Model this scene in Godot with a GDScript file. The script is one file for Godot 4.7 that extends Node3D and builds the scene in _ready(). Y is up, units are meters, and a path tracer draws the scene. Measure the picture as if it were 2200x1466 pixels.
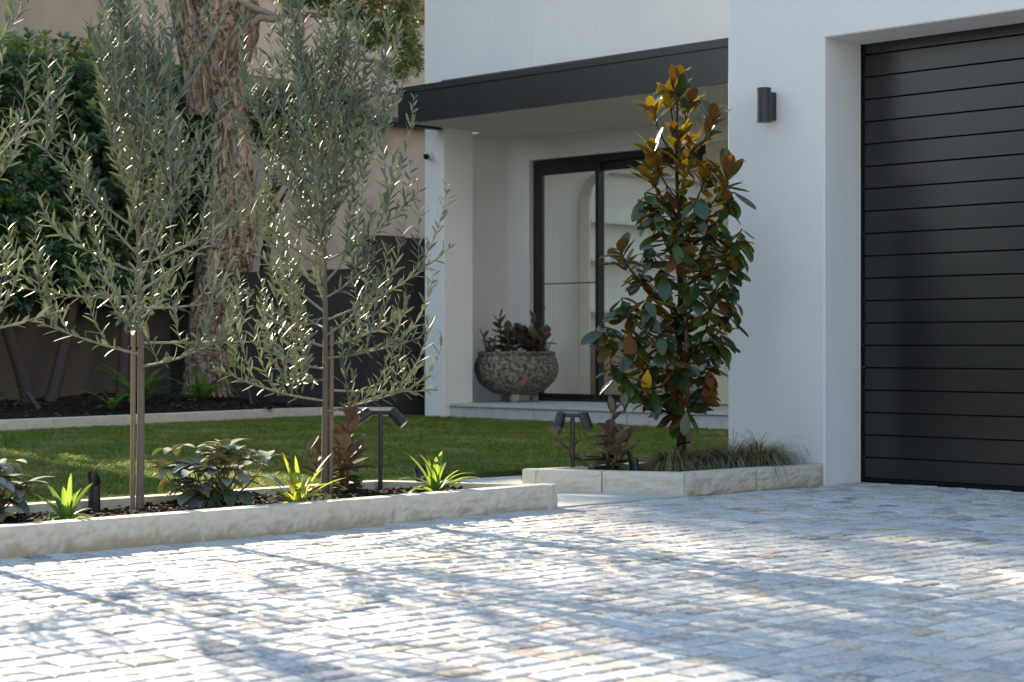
extends Node3D
# Front garden of a white rendered house: cobbled drive, planters with olives and a magnolia, lawn, porch.
# x runs right along the facade, -z runs into the house, y is up, metres.

var rng := RandomNumberGenerator.new()
var M := {}
var names_used := {}

# ---------------------------------------------------------------- mesh building
class MB:
	var v := PackedVector3Array()
	var n := PackedVector3Array()
	var c := PackedColorArray()
	var uv := PackedVector2Array()
	var i := PackedInt32Array()
	func vert(p: Vector3, nn: Vector3, col := Color.WHITE, t := Vector2.ZERO) -> int:
		v.append(p); n.append(nn); c.append(col); uv.append(t)
		return v.size() - 1
	func face(a: int, b: int, d: int) -> void:   # counter-clockwise seen from outside
		i.append(a); i.append(d); i.append(b)
	func tri(a: Vector3, b: Vector3, d: Vector3, col := Color.WHITE) -> void:
		var nn := (b - a).cross(d - a).normalized()
		face(vert(a, nn, col), vert(b, nn, col), vert(d, nn, col))
	func poly_out(pts: Array, center: Vector3, col := Color.WHITE) -> void:
		var mid := Vector3.ZERO
		for p in pts: mid += p
		mid /= pts.size()
		var nn: Vector3 = (pts[1] - pts[0]).cross(pts[2] - pts[0]).normalized()
		var flip := nn.dot(mid - center) < 0.0
		if flip: nn = -nn
		var base := v.size()
		for p in pts: vert(p, nn, col)
		for k in range(1, pts.size() - 1):
			if flip: face(base, base + k + 1, base + k)
			else: face(base, base + k, base + k + 1)
	func add(t: MB, x: Transform3D, col := Color.WHITE) -> void:
		var base := v.size()
		v.append_array(x * t.v)
		var nb := Transform3D(x.basis.orthonormalized(), Vector3.ZERO)
		n.append_array(nb * t.n)
		for k in t.c.size(): c.append(t.c[k] * col)
		uv.append_array(t.uv)
		for k in t.i: i.append(base + k)
	func into(mesh: ArrayMesh, mat: Material) -> void:
		if v.is_empty(): return
		var a := []
		a.resize(Mesh.ARRAY_MAX)
		a[Mesh.ARRAY_VERTEX] = v; a[Mesh.ARRAY_NORMAL] = n; a[Mesh.ARRAY_COLOR] = c; a[Mesh.ARRAY_TEX_UV] = uv; a[Mesh.ARRAY_INDEX] = i
		mesh.add_surface_from_arrays(Mesh.PRIMITIVE_TRIANGLES, a)
		mesh.surface_set_material(mesh.get_surface_count() - 1, mat)
	func mesh(mat: Material) -> ArrayMesh:
		var m := ArrayMesh.new()
		into(m, mat)
		return m

func cbox(mn: Vector3, mx: Vector3, b := 0.004, col := Color.WHITE) -> MB:
	var m := MB.new()
	var ce := (mn + mx) / 2.0
	var h := (mx - mn) / 2.0
	b = minf(b, minf(h.x, minf(h.y, h.z)) * 0.45)
	var P := {}
	for sx in [-1, 1]:
		for sy in [-1, 1]:
			for sz in [-1, 1]:
				var s := Vector3(sx, sy, sz)
				var k := Vector3i(sx, sy, sz)
				P[k] = [ce + s * Vector3(h.x, h.y - b, h.z - b), ce + s * Vector3(h.x - b, h.y, h.z - b), ce + s * Vector3(h.x - b, h.y - b, h.z)]
				m.poly_out(P[k], ce, col)
	for s in [-1, 1]:
		m.poly_out([P[Vector3i(s, -1, -1)][0], P[Vector3i(s, 1, -1)][0], P[Vector3i(s, 1, 1)][0], P[Vector3i(s, -1, 1)][0]], ce, col)
		m.poly_out([P[Vector3i(-1, s, -1)][1], P[Vector3i(1, s, -1)][1], P[Vector3i(1, s, 1)][1], P[Vector3i(-1, s, 1)][1]], ce, col)
		m.poly_out([P[Vector3i(-1, -1, s)][2], P[Vector3i(1, -1, s)][2], P[Vector3i(1, 1, s)][2], P[Vector3i(-1, 1, s)][2]], ce, col)
		for t in [-1, 1]:
			m.poly_out([P[Vector3i(-1, s, t)][1], P[Vector3i(1, s, t)][1], P[Vector3i(1, s, t)][2], P[Vector3i(-1, s, t)][2]], ce, col)
			m.poly_out([P[Vector3i(s, -1, t)][0], P[Vector3i(s, 1, t)][0], P[Vector3i(s, 1, t)][2], P[Vector3i(s, -1, t)][2]], ce, col)
			m.poly_out([P[Vector3i(s, t, -1)][0], P[Vector3i(s, t, 1)][0], P[Vector3i(s, t, 1)][1], P[Vector3i(s, t, -1)][1]], ce, col)
	return m

func tube(pts: Array, rads: Array, sides := 8, cap := true, col := Color.WHITE) -> MB:
	var m := MB.new()
	var t0: Vector3 = (pts[1] - pts[0]).normalized()
	var up := Vector3.RIGHT if absf(t0.dot(Vector3.UP)) > 0.9 else Vector3.UP
	var u: Vector3 = (up - t0 * up.dot(t0)).normalized()
	var along := 0.0
	for k in pts.size():
		var t: Vector3
		if k == 0: t = t0
		elif k == pts.size() - 1: t = (pts[k] - pts[k - 1]).normalized()
		else: t = (pts[k + 1] - pts[k - 1]).normalized()
		u = (u - t * u.dot(t)).normalized()
		var w: Vector3 = t.cross(u)
		if k > 0: along += pts[k].distance_to(pts[k - 1])
		for s in sides + 1:
			var a := TAU * s / sides
			var d: Vector3 = u * cos(a) + w * sin(a)
			m.vert(pts[k] + d * rads[k], d, col, Vector2(float(s) / sides, along))
	for k in pts.size() - 1:
		for s in sides:
			var a := k * (sides + 1) + s
			var b := a + sides + 1
			m.face(a, a + 1, b + 1)
			m.face(a, b + 1, b)
	if cap:
		for e in [0, pts.size() - 1]:
			var tn: Vector3 = (pts[e] - pts[1 if e == 0 else e - 1]).normalized()
			var ci := m.vert(pts[e], tn, col)
			var ring := []
			for s in sides + 1: ring.append(m.vert(m.v[e * (sides + 1) + s], tn, col))
			for s in sides:
				if e == 0: m.face(ci, ring[s + 1], ring[s])
				else: m.face(ci, ring[s], ring[s + 1])
	return m

func extruded(pts: Array, z0: float, z1: float, b: float) -> MB:   # outline counter-clockwise in x and y, right angles only; bevelled front
	var m := MB.new()
	var n := pts.size()
	var ins := PackedVector2Array()
	for k in n:
		var e0: Vector2 = (pts[k] - pts[(k + n - 1) % n]).normalized()
		var e1: Vector2 = (pts[(k + 1) % n] - pts[k]).normalized()
		ins.append(pts[k] + Vector2(-e0.y, e0.x) * b + Vector2(-e1.y, e1.x) * b)
	var idx := Geometry2D.triangulate_polygon(ins)
	for k in range(0, idx.size(), 3):
		var q := [ins[idx[k]], ins[idx[k + 1]], ins[idx[k + 2]]]
		m.poly_out([Vector3(q[0].x, q[0].y, z1), Vector3(q[1].x, q[1].y, z1), Vector3(q[2].x, q[2].y, z1)], Vector3(q[0].x, q[0].y, z1 - 1))
	for k in n:
		var e := (k + 1) % n
		var o: Vector2 = (pts[e] - pts[k]).normalized()
		var inside := Vector3(-o.y, o.x, 0) * 0.3
		var A := Vector3(pts[k].x, pts[k].y, z1 - b)
		var B := Vector3(pts[e].x, pts[e].y, z1 - b)
		m.poly_out([A, B, Vector3(ins[e].x, ins[e].y, z1), Vector3(ins[k].x, ins[k].y, z1)], (A + B) / 2 + inside - Vector3(0, 0, 0.3))
		m.poly_out([A, B, Vector3(B.x, B.y, z0), Vector3(A.x, A.y, z0)], (A + B) / 2 + inside)
	return m

func lathe(prof: Array, sides := 48, col := Color.WHITE) -> MB:   # prof of Vector2(radius, y) from bottom to top, outside on the right
	var m := MB.new()
	for k in prof.size():
		var p0: Vector2 = prof[maxi(k - 1, 0)]
		var p1: Vector2 = prof[mini(k + 1, prof.size() - 1)]
		var d := (p1 - p0).normalized()
		for s in sides + 1:
			var a := TAU * s / sides
			var rd := Vector3(cos(a), 0, -sin(a))
			m.vert(rd * prof[k].x + Vector3.UP * prof[k].y, (rd * d.y - Vector3.UP * d.x).normalized(), col, Vector2(float(s) / sides, float(k) / prof.size()))
	for k in prof.size() - 1:
		for s in sides:
			var a := k * (sides + 1) + s
			var b := a + sides + 1
			m.face(a, a + 1, b + 1)
			m.face(a, b + 1, b)
	return m

# A leaf along +x, upper side +y. shape: exponent pair of its outline. side 1 = upper face, -1 = lower face.
func leaf(L: float, W: float, fold: float, curl: float, segs: int, side := 1, peak := 1.0, blunt := 0.8, twist := 0.0) -> MB:
	var m := MB.new()
	var P := []
	for k in segs + 1:
		var t := float(k) / segs
		var w := W * 0.5 * pow(maxf(sin(PI * pow(t, peak)), 0.0), blunt)
		if k == 0: w = W * 0.06
		if k == segs: w = W * 0.02
		var ang := curl * t
		var x := L * t if absf(curl) < 0.01 else L * sin(ang) / curl
		var y := 0.0 if absf(curl) < 0.01 else -L * (1.0 - cos(ang)) / curl
		var zd := Vector3(0, sin(twist * t), cos(twist * t))
		var mid := Vector3(x, y, 0)
		P.append([mid + zd * w + Vector3.UP * fold * w, mid, mid - zd * w + Vector3.UP * fold * w])
	for k in segs + 1:
		var a: Array = P[maxi(k - 1, 0)]
		var b: Array = P[mini(k + 1, segs)]
		for j in 3:
			var tx: Vector3 = (b[j] - a[j])
			var tz: Vector3 = P[k][0] - P[k][2] if j == 1 else (P[k][0] - P[k][1] if j == 0 else P[k][1] - P[k][2])
			if tz.length() < 1e-6: tz = Vector3.BACK
			var nn := tz.cross(tx).normalized() * side
			m.vert(P[k][j] + (Vector3.ZERO if side > 0 else Vector3(0, -0.0007, 0)), nn)
	for k in segs:
		for j in 2:
			var a := k * 3 + j
			if side > 0:
				m.face(a, a + 3, a + 4); m.face(a, a + 4, a + 1)
			else:
				m.face(a, a + 4, a + 3); m.face(a, a + 1, a + 4)
	return m

func leaf_frame(pos: Vector3, dir: Vector3, up: Vector3, s := 1.0) -> Transform3D:
	var x := dir.normalized()
	var y := up - x * up.dot(x)
	if y.length() < 1e-4: y = Vector3(0.3, 0.1, 0.9) - x * Vector3(0.3, 0.1, 0.9).dot(x)
	y = y.normalized()
	return Transform3D(Basis(x * s, y * s, x.cross(y) * s), pos)

func flat_poly(pts: PackedVector2Array, yf: Callable, col := Color.WHITE) -> MB:
	var m := MB.new()
	var idx := Geometry2D.triangulate_polygon(pts)
	for p in pts: m.vert(Vector3(p.x, yf.call(p.x, p.y), p.y), Vector3.UP, col)
	for k in range(0, idx.size(), 3):
		var a := idx[k]; var b := idx[k + 1]; var d := idx[k + 2]
		var cr := (m.v[b] - m.v[a]).cross(m.v[d] - m.v[a])
		if cr.y > 0: m.face(a, b, d)
		else: m.face(a, d, b)
	return m

func bez(a: Vector3, b: Vector3, c: Vector3, n: int) -> Array:
	var r := []
	for k in n + 1:
		var t := float(k) / n
		r.append(a * (1 - t) * (1 - t) + b * 2 * t * (1 - t) + c * t * t)
	return r

func ramp(a: float, b: float, n: int) -> Array:
	var r := []
	for k in n + 1: r.append(lerpf(a, b, float(k) / n))
	return r

func rv(s: float) -> Vector3:
	return Vector3(rng.randf_range(-s, s), rng.randf_range(-s, s), rng.randf_range(-s, s))

# ---------------------------------------------------------------- scene tree helpers
func numbered(called: String) -> String:
	var k: int = names_used.get(called, 0)
	names_used[called] = k + 1
	return called if k == 0 else "%s_%03d" % [called, k]

func meta(o: Node, label := "", category := "", group := "", kind := "") -> void:
	if label: o.set_meta("label", label)
	if category: o.set_meta("category", category)
	if group: o.set_meta("group", group)
	if kind: o.set_meta("kind", kind)

func thing(called: String, label: String, category: String, at := Vector3.ZERO, group := "") -> Node3D:
	var o := Node3D.new()
	o.name = numbered(called)
	o.position = at
	add_child(o)
	meta(o, label, category, group)
	return o

func part(parent: Node, called: String, m: Mesh, x := Transform3D(), kind := "", label := "") -> MeshInstance3D:
	var o := MeshInstance3D.new()
	o.name = called
	o.mesh = m
	o.transform = x
	parent.add_child(o, true)
	meta(o, label, "", "", kind)
	return o

func struct(called: String, m: Mesh) -> MeshInstance3D:
	var o := part(self, called, m)
	o.set_meta("kind", "structure")
	return o

func group_part(parent: Node, called: String) -> Node3D:
	var o := Node3D.new()
	o.name = called
	parent.add_child(o, true)
	return o

# ---------------------------------------------------------------- materials
func lin(r: float, g: float, b: float, a := 1.0) -> Color:
	var c := Color(r, g, b).linear_to_srgb()
	c.a = a
	return c

func mat(key: String, r: float, g: float, b: float, rough := 0.8, spec := 0.5) -> StandardMaterial3D:
	var m := StandardMaterial3D.new()
	m.resource_name = key
	m.albedo_color = lin(r, g, b)
	m.roughness = rough
	m.metallic_specular = spec
	M[key] = m
	return m

func noise_image(sd: int, freq: float, size: int, oct := 4, typ := FastNoiseLite.TYPE_SIMPLEX_SMOOTH) -> Image:
	var f := FastNoiseLite.new()
	f.seed = sd
	f.noise_type = typ
	f.frequency = freq
	f.fractal_octaves = oct
	return f.get_seamless_image(size, size)

func tone_tex(sd: int, freq: float, size: int, stops: Array, oct := 4, typ := FastNoiseLite.TYPE_SIMPLEX_SMOOTH) -> ImageTexture:   # stops: [[at, Color linear], ...]
	var src := noise_image(sd, freq, size, oct, typ)
	var g := Gradient.new()
	g.offsets = PackedFloat32Array(stops.map(func(s): return s[0]))
	g.colors = PackedColorArray(stops.map(func(s): return Color(s[1], s[2], s[3]).linear_to_srgb()))
	var lut := []
	for k in 256: lut.append(g.sample(k / 255.0))
	var im := Image.create(size, size, false, Image.FORMAT_RGB8)
	var bytes := src.get_data()
	var out := PackedByteArray()
	out.resize(size * size * 3)
	var step := bytes.size() / (size * size)
	for k in size * size:
		var c: Color = lut[bytes[k * step]]
		out[k * 3] = int(c.r * 255); out[k * 3 + 1] = int(c.g * 255); out[k * 3 + 2] = int(c.b * 255)
	im = Image.create_from_data(size, size, false, Image.FORMAT_RGB8, out)
	return ImageTexture.create_from_image(im)

func tri_tex(m: StandardMaterial3D, t: Texture2D, scale: float) -> void:
	m.albedo_texture = t
	m.uv1_triplanar = true
	m.uv1_world_triplanar = true
	m.uv1_scale = Vector3.ONE * scale

func bump(m: StandardMaterial3D, t: Texture2D, cm: float) -> void:
	m.heightmap_enabled = true
	m.heightmap_texture = t
	m.heightmap_scale = cm

func leafy(key: String, r: float, g: float, b: float, rough: float, br: float, bg: float, bb: float, spec := 0.5) -> StandardMaterial3D:
	var m := mat(key, r, g, b, rough, spec)
	m.backlight_enabled = true
	m.backlight = lin(br, bg, bb)
	return m

func make_materials() -> void:
	var fine := ImageTexture.create_from_image(noise_image(3, 0.03, 512, 5))
	var grain := ImageTexture.create_from_image(noise_image(8, 0.12, 512, 3))
	var patch := tone_tex(5, 0.008, 512, [[0.0, 0.955, 0.955, 0.955], [0.5, 0.98, 0.98, 0.98], [1.0, 1, 1, 1]])
	for a in [["render", 0.80, 0.79, 0.765], ["interior", 0.86, 0.83, 0.72]]:
		var m := mat(a[0], a[1], a[2], a[3], 0.85, 0.35)
		tri_tex(m, patch, 0.3)
		bump(m, fine, 0.05)
	mat("soffit", 0.80, 0.765, 0.69, 0.85, 0.3)
	var dm := mat("door_metal", 0.010, 0.0105, 0.012, 0.27, 0.56)
	bump(dm, fine, 0.004)
	mat("fascia", 0.024, 0.026, 0.030, 0.24, 0.5)
	mat("flashing", 0.02, 0.021, 0.024, 0.4, 0.5)
	mat("frame", 0.018, 0.015, 0.013, 0.35, 0.5)
	mat("rubber", 0.006, 0.006, 0.006, 0.8, 0.3)
	mat("lamp_metal", 0.022, 0.024, 0.028, 0.36, 0.5)
	mat("lamp_lens", 0.10, 0.12, 0.14, 0.08, 0.6)
	mat("white_plastic", 0.75, 0.76, 0.78, 0.4, 0.5)
	mat("black_plastic", 0.004, 0.004, 0.005, 0.12, 0.6)
	var gl := mat("glass", 1, 1, 1, 0.0, 0.5)
	gl.albedo_color = Color(1, 1, 1, 0.04)
	gl.transparency = BaseMaterial3D.TRANSPARENCY_ALPHA
	var st := tone_tex(11, 0.018, 512, [[0.0, 0.80, 0.77, 0.72], [0.45, 0.94, 0.925, 0.90], [1.0, 1, 1, 0.98]], 6)
	var ks := mat("kerb", 0.69, 0.635, 0.55, 0.88, 0.3)
	tri_tex(ks, st, 1.3)
	ks.vertex_color_use_as_albedo = true
	bump(ks, grain, 0.18)
	mat("mortar", 0.60, 0.54, 0.45, 0.95, 0.2)
	var ts := mat("tile", 0.52, 0.52, 0.51, 0.7, 0.4)
	tri_tex(ts, st, 0.7)
	var cl := mat("limestone", 0.62, 0.56, 0.47, 0.9, 0.3)
	tri_tex(cl, st, 2.2)
	bump(cl, fine, 0.5)
	var pv := mat("paver", 1, 1, 1, 0.78, 0.4)
	var pt := tone_tex(21, 0.03, 512, [[0.0, 0.55, 0.54, 0.53], [0.4, 0.84, 0.83, 0.82], [0.7, 0.97, 0.96, 0.95], [1.0, 1, 1, 1]], 5)
	tri_tex(pv, pt, 3.2)
	pv.vertex_color_use_as_albedo = true
	bump(pv, grain, 0.30)
	# pale grout haze left on the stones in patches
	var haze := noise_image(23, 0.02, 512, 5)
	var hz := Image.create(512, 512, false, Image.FORMAT_RGBA8)
	for y in 512:
		for x in 512:
			hz.set_pixel(x, y, Color(0.83, 0.82, 0.80, smoothstep(0.42, 0.72, haze.get_pixel(x, y).r) * 0.5))
	pv.detail_enabled = true
	pv.detail_albedo = ImageTexture.create_from_image(hz)
	pv.detail_uv_layer = BaseMaterial3D.DETAIL_UV_1
	var jo := mat("joint_sand", 0.58, 0.57, 0.55, 0.95, 0.2)
	tri_tex(jo, pt, 4.0)
	bump(jo, grain, 0.5)
	var co := mat("path_slab", 0.56, 0.55, 0.52, 0.8, 0.4)
	tri_tex(co, patch, 0.9)
	bump(co, grain, 0.05)
	var so := mat("soil", 0.030, 0.021, 0.016, 0.95, 0.3)
	tri_tex(so, pt, 5.0)
	bump(so, grain, 1.5)
	for a in [["chip_a", 0.045, 0.028, 0.02], ["chip_b", 0.022, 0.016, 0.013], ["chip_c", 0.09, 0.06, 0.042]]:
		mat(a[0], a[1], a[2], a[3], 0.9, 0.3)
	var tu := mat("turf", 0.085, 0.085, 0.03, 0.95, 0.2)
	tri_tex(tu, pt, 3.0)
	var gr := leafy("grass", 1, 1, 1, 0.55, 0.5, 0.6, 0.15, 0.35)
	gr.vertex_color_use_as_albedo = true
	# neighbour
	var nt := tone_tex(31, 0.01, 512, [[0.0, 0.72, 0.70, 0.68], [0.35, 0.9, 0.89, 0.88], [1.0, 1, 1, 1]], 5)
	var nw := mat("taupe_render", 0.47, 0.39, 0.325, 0.9, 0.25)
	tri_tex(nw, nt, 0.25)
	bump(nw, fine, 0.2)
	var bw := mat("boundary_render", 0.14, 0.118, 0.10, 0.9, 0.25)
	tri_tex(bw, nt, 0.35)
	bump(bw, fine, 0.2)
	var dw := mat("charcoal_render", 0.052, 0.045, 0.042, 0.75, 0.35)
	tri_tex(dw, nt, 0.4)
	var sp := mat("speckled_band", 0.30, 0.245, 0.205, 0.9, 0.25)
	tri_tex(sp, tone_tex(33, 0.05, 512, [[0.0, 0.62, 0.6, 0.6], [0.6, 0.75, 0.73, 0.72], [0.68, 1, 1, 1], [1.0, 1, 1, 1]], 2), 1.2)
	var rb := mat("terracotta", 0.36, 0.19, 0.10, 0.85, 0.3)
	tri_tex(rb, pt, 1.5)
	mat("eave_dark", 0.03, 0.028, 0.028, 0.6, 0.4)
	# plants
	leafy("olive_top_a", 0.105, 0.130, 0.086, 0.54, 0.28, 0.31, 0.15, 0.5)
	leafy("olive_top_b", 0.052, 0.078, 0.060, 0.50, 0.20, 0.25, 0.12, 0.5)
	leafy("olive_under_a", 0.255, 0.280, 0.208, 0.65, 0.28, 0.31, 0.16, 0.4)
	leafy("olive_under_b", 0.160, 0.192, 0.150, 0.65, 0.20, 0.25, 0.13, 0.4)
	var ob := mat("olive_bark", 0.24, 0.20, 0.165, 0.9, 0.3)
	tri_tex(ob, pt, 6.0)
	bump(ob, grain, 0.4)
	mat("olive_twig", 0.26, 0.24, 0.20, 0.8, 0.3)
	var sk := mat("stake_wood", 0.27, 0.20, 0.145, 0.85, 0.3)
	tri_tex(sk, pt, 5.0)
	leafy("magnolia_top_a", 0.014, 0.046, 0.018, 0.20, 0.40, 0.42, 0.02, 0.6)
	leafy("magnolia_top_b", 0.024, 0.072, 0.022, 0.24, 0.66, 0.62, 0.02, 0.6)
	leafy("magnolia_under_a", 0.145, 0.058, 0.020, 0.75, 0.46, 0.26, 0.02, 0.3)
	leafy("magnolia_under_b", 0.105, 0.060, 0.022, 0.75, 0.56, 0.42, 0.02, 0.3)
	leafy("magnolia_yellow", 0.55, 0.34, 0.02, 0.5, 0.6, 0.4, 0.02, 0.4)
	var mb := mat("magnolia_bark", 0.060, 0.036, 0.028, 0.85, 0.3)
	bump(mb, grain, 0.4)
	leafy("copper_top_a", 0.175, 0.115, 0.078, 0.7, 0.12, 0.07, 0.03, 0.3)
	leafy("copper_top_b", 0.115, 0.066, 0.050, 0.7, 0.10, 0.05, 0.03, 0.3)
	leafy("copper_under", 0.170, 0.135, 0.105, 0.8, 0.25, 0.14, 0.06, 0.3)
	leafy("copper_old", 0.055, 0.085, 0.038, 0.6, 0.2, 0.25, 0.05, 0.3)
	mat("copper_stem", 0.14, 0.085, 0.05, 0.8, 0.3)
	leafy("felt_top", 0.27, 0.29, 0.25, 0.8, 0.2, 0.25, 0.1, 0.25)
	leafy("felt_dark", 0.10, 0.125, 0.105, 0.6, 0.16, 0.2, 0.08, 0.3)
	leafy("felt_under", 0.27, 0.25, 0.15, 0.85, 0.28, 0.28, 0.08, 0.25)
	mat("felt_stem", 0.17, 0.13, 0.085, 0.85, 0.3)
	leafy("flax_green", 0.105, 0.18, 0.035, 0.45, 0.42, 0.52, 0.05, 0.4)
	leafy("flax_dark", 0.055, 0.115, 0.030, 0.45, 0.30, 0.42, 0.05, 0.4)
	leafy("flax_yellow", 0.32, 0.31, 0.06, 0.45, 0.52, 0.50, 0.06, 0.4)
	leafy("clivia", 0.022, 0.060, 0.020, 0.30, 0.2, 0.35, 0.05, 0.5)
	leafy("clivia_light", 0.045, 0.095, 0.026, 0.32, 0.25, 0.4, 0.05, 0.5)
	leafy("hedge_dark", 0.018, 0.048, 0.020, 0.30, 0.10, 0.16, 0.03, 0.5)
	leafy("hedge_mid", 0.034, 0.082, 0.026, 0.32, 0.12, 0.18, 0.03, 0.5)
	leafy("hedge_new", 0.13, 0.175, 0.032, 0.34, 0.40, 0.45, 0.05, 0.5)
	mat("hedge_bark", 0.075, 0.060, 0.048, 0.9, 0.3)
	leafy("bark_tree_leaf", 0.038, 0.062, 0.022, 0.5, 0.05, 0.065, 0.012, 0.3)
	leafy("bark_tree_leaf_dark", 0.020, 0.040, 0.016, 0.5, 0.04, 0.055, 0.012, 0.3)
	mat("bark_twig", 0.19, 0.15, 0.11, 0.9, 0.3)
	mat("bark_twig_pale", 0.33, 0.27, 0.20, 0.9, 0.3)
	var tg := leafy("tussock", 1, 1, 1, 0.6, 0.4, 0.4, 0.15, 0.3)
	tg.vertex_color_use_as_albedo = true
	leafy("herb", 0.06, 0.085, 0.05, 0.6, 0.3, 0.36, 0.1, 0.3)
	# pot
	var po := mat("pot_clay", 1, 1, 1, 0.75, 0.35)
	tri_tex(po, tone_tex(41, 0.02, 512, [[0.0, 0.03, 0.03, 0.022], [0.36, 0.075, 0.07, 0.052], [0.5, 0.16, 0.15, 0.112], [0.62, 0.27, 0.255, 0.19], [1.0, 0.42, 0.40, 0.30]], 7), 2.0)
	bump(po, ImageTexture.create_from_image(noise_image(41, 0.02, 512, 7)), 1.2)
	mat("pot_scar", 0.36, 0.17, 0.10, 0.9, 0.3)
	var fo := mat("pot_foot", 0.40, 0.34, 0.27, 0.9, 0.3)
	tri_tex(fo, pt, 6.0)
	# interior
	var cw := mat("cabinet_wood", 0.36, 0.245, 0.165, 0.55, 0.4)
	cw.albedo_texture = tone_tex(51, 0.02, 256, [[0.0, 0.8, 0.78, 0.75], [1.0, 1, 1, 1]], 3)
	cw.uv1_triplanar = true; cw.uv1_world_triplanar = true
	cw.uv1_scale = Vector3(5.0, 0.5, 5.0)
	mat("room_floor", 0.36, 0.29, 0.22, 0.5, 0.4)
	# paper bark with its own streaks
	var fb := FastNoiseLite.new()
	fb.seed = 61; fb.frequency = 1.0; fb.fractal_octaves = 5
	var bg := Gradient.new()
	bg.offsets = PackedFloat32Array([0.0, 0.3, 0.48, 0.62, 0.8, 1.0])
	bg.colors = PackedColorArray([Color(0.085, 0.05, 0.032).linear_to_srgb(), Color(0.18, 0.118, 0.082).linear_to_srgb(), Color(0.25, 0.178, 0.132).linear_to_srgb(), Color(0.30, 0.228, 0.178).linear_to_srgb(), Color(0.37, 0.285, 0.215).linear_to_srgb(), Color(0.46, 0.35, 0.25).linear_to_srgb()])
	var bi := Image.create(256, 512, false, Image.FORMAT_RGB8)
	var hi := Image.create(256, 512, false, Image.FORMAT_L8)
	for y in 512:
		for x in 256:
			var a := TAU * x / 256.0
			var b := TAU * y / 512.0
			var wob := fb.get_noise_2d(cos(b) * 0.9, sin(b) * 0.9 + x * 0.004) * 0.25
			var q := fb.get_noise_3d(cos(a + wob) * 9.0, sin(a + wob) * 9.0, sin(b) * 1.6 + 3.0 * cos(b) * 0.5) * 0.75 + fb.get_noise_3d(cos(a) * 2.4 + 9, sin(a) * 2.4, sin(b) * 5.0 + cos(b) * 3.0) * 0.5
			var tt := clampf(0.52 + q * 1.5, 0, 1)
			bi.set_pixel(x, y, bg.sample(tt))
			hi.set_pixel(x, y, Color(tt, tt, tt))
	var bk := mat("paper_bark", 1, 1, 1, 0.92, 0.25)
	bk.albedo_texture = ImageTexture.create_from_image(bi)
	bk.uv1_scale = Vector3(1, 0.55, 1)
	bump(bk, ImageTexture.create_from_image(hi), 3.0)
	mat("bark_flake", 0.34, 0.25, 0.18, 0.9, 0.3)
	mat("bark_flake_red", 0.17, 0.095, 0.055, 0.9, 0.3)
	# street
	var ro := mat("asphalt", 0.06, 0.06, 0.062, 0.9, 0.3)
	tri_tex(ro, pt, 2.0)

# ---------------------------------------------------------------- build
func _ready() -> void:
	rng.seed = 7
	# camera
	var cam := Camera3D.new()
	cam.name = "camera"
	cam.position = Vector3(0, 0.78, 0)
	cam.rotation_degrees = Vector3(0, 45.712, 0)
	cam.projection = Camera3D.PROJECTION_FRUSTUM
	cam.near = 0.1
	cam.far = 400.0
	cam.size = 0.1 * 1466.0 / 4090.0
	cam.frustum_offset = Vector2(0, 0.1 * 12.0 / 4090.0)
	add_child(cam)
	cam.current = true
	# sky
	var env := Environment.new()
	env.background_mode = Environment.BG_SKY
	var sky := Sky.new()
	var sm := ProceduralSkyMaterial.new()
	sm.sky_top_color = Color(0.375, 0.475, 0.59)
	sm.sky_horizon_color = Color(0.775, 0.795, 0.765)
	sm.sky_curve = 0.2
	sm.ground_bottom_color = Color(0.35, 0.34, 0.33)
	sm.ground_horizon_color = Color(0.5, 0.5, 0.5)
	sm.sun_angle_max = 20.0
	sm.sun_curve = 0.1
	sky.sky_material = sm
	env.sky = sky
	env.tonemap_mode = Environment.TONE_MAPPER_LINEAR
	env.tonemap_exposure = 3.3
	env.sdfgi_enabled = true
	env.ssao_enabled = true
	env.ssil_enabled = true
	var we := WorldEnvironment.new()
	we.name = "world"
	we.environment = env
	var lens := CameraAttributesPhysical.new()
	lens.frustum_focal_length = 67.0
	lens.frustum_focus_distance = 9.4
	lens.exposure_aperture = 5.6
	we.camera_attributes = lens
	add_child(we)
	# sun: low, behind and to the left
	var sun := DirectionalLight3D.new()
	sun.name = "sun"
	sun.light_energy = 1.6
	sun.light_color = Color(1.0, 0.93, 0.82)
	sun.light_angular_distance = 0.55
	sun.shadow_enabled = true
	add_child(sun)
	sun.look_at_from_position(Vector3.ZERO, Vector3(0.984 * cos(deg_to_rad(25.0)), -sin(deg_to_rad(25.0)), 0.175 * cos(deg_to_rad(25.0))))
	make_materials()
	build_ground()
	build_house()
	build_interior()
	build_neighbours()
	build_planters()
	build_paperbark()
	build_background_tree()
	build_hedges()
	build_bed_plants()
	build_olives()
	build_magnolia()
	build_small_plants()
	build_lights()
	build_pot()

func lawn_y(x: float, _z := 0.0) -> float:
	return 0.03 + 0.04 * clampf((-7.2 - x) / 7.2, 0.0, 1.0)

const LAWN := [[-7.24, -0.5], [-7.24, -6.2], [-8.19, -7.35], [-8.14, -8.05], [-7.33, -7.25], [-7.3, -8.72], [-7.16, -8.8], [-7.16, -12.95], [-14.45, -12.95], [-14.75, -12.6], [-15.25, -12.1], [-15.05, -11.4], [-14.78, -10.2], [-14.3, -8.0], [-14.0, -6.0], [-13.8, -0.5]]

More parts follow.
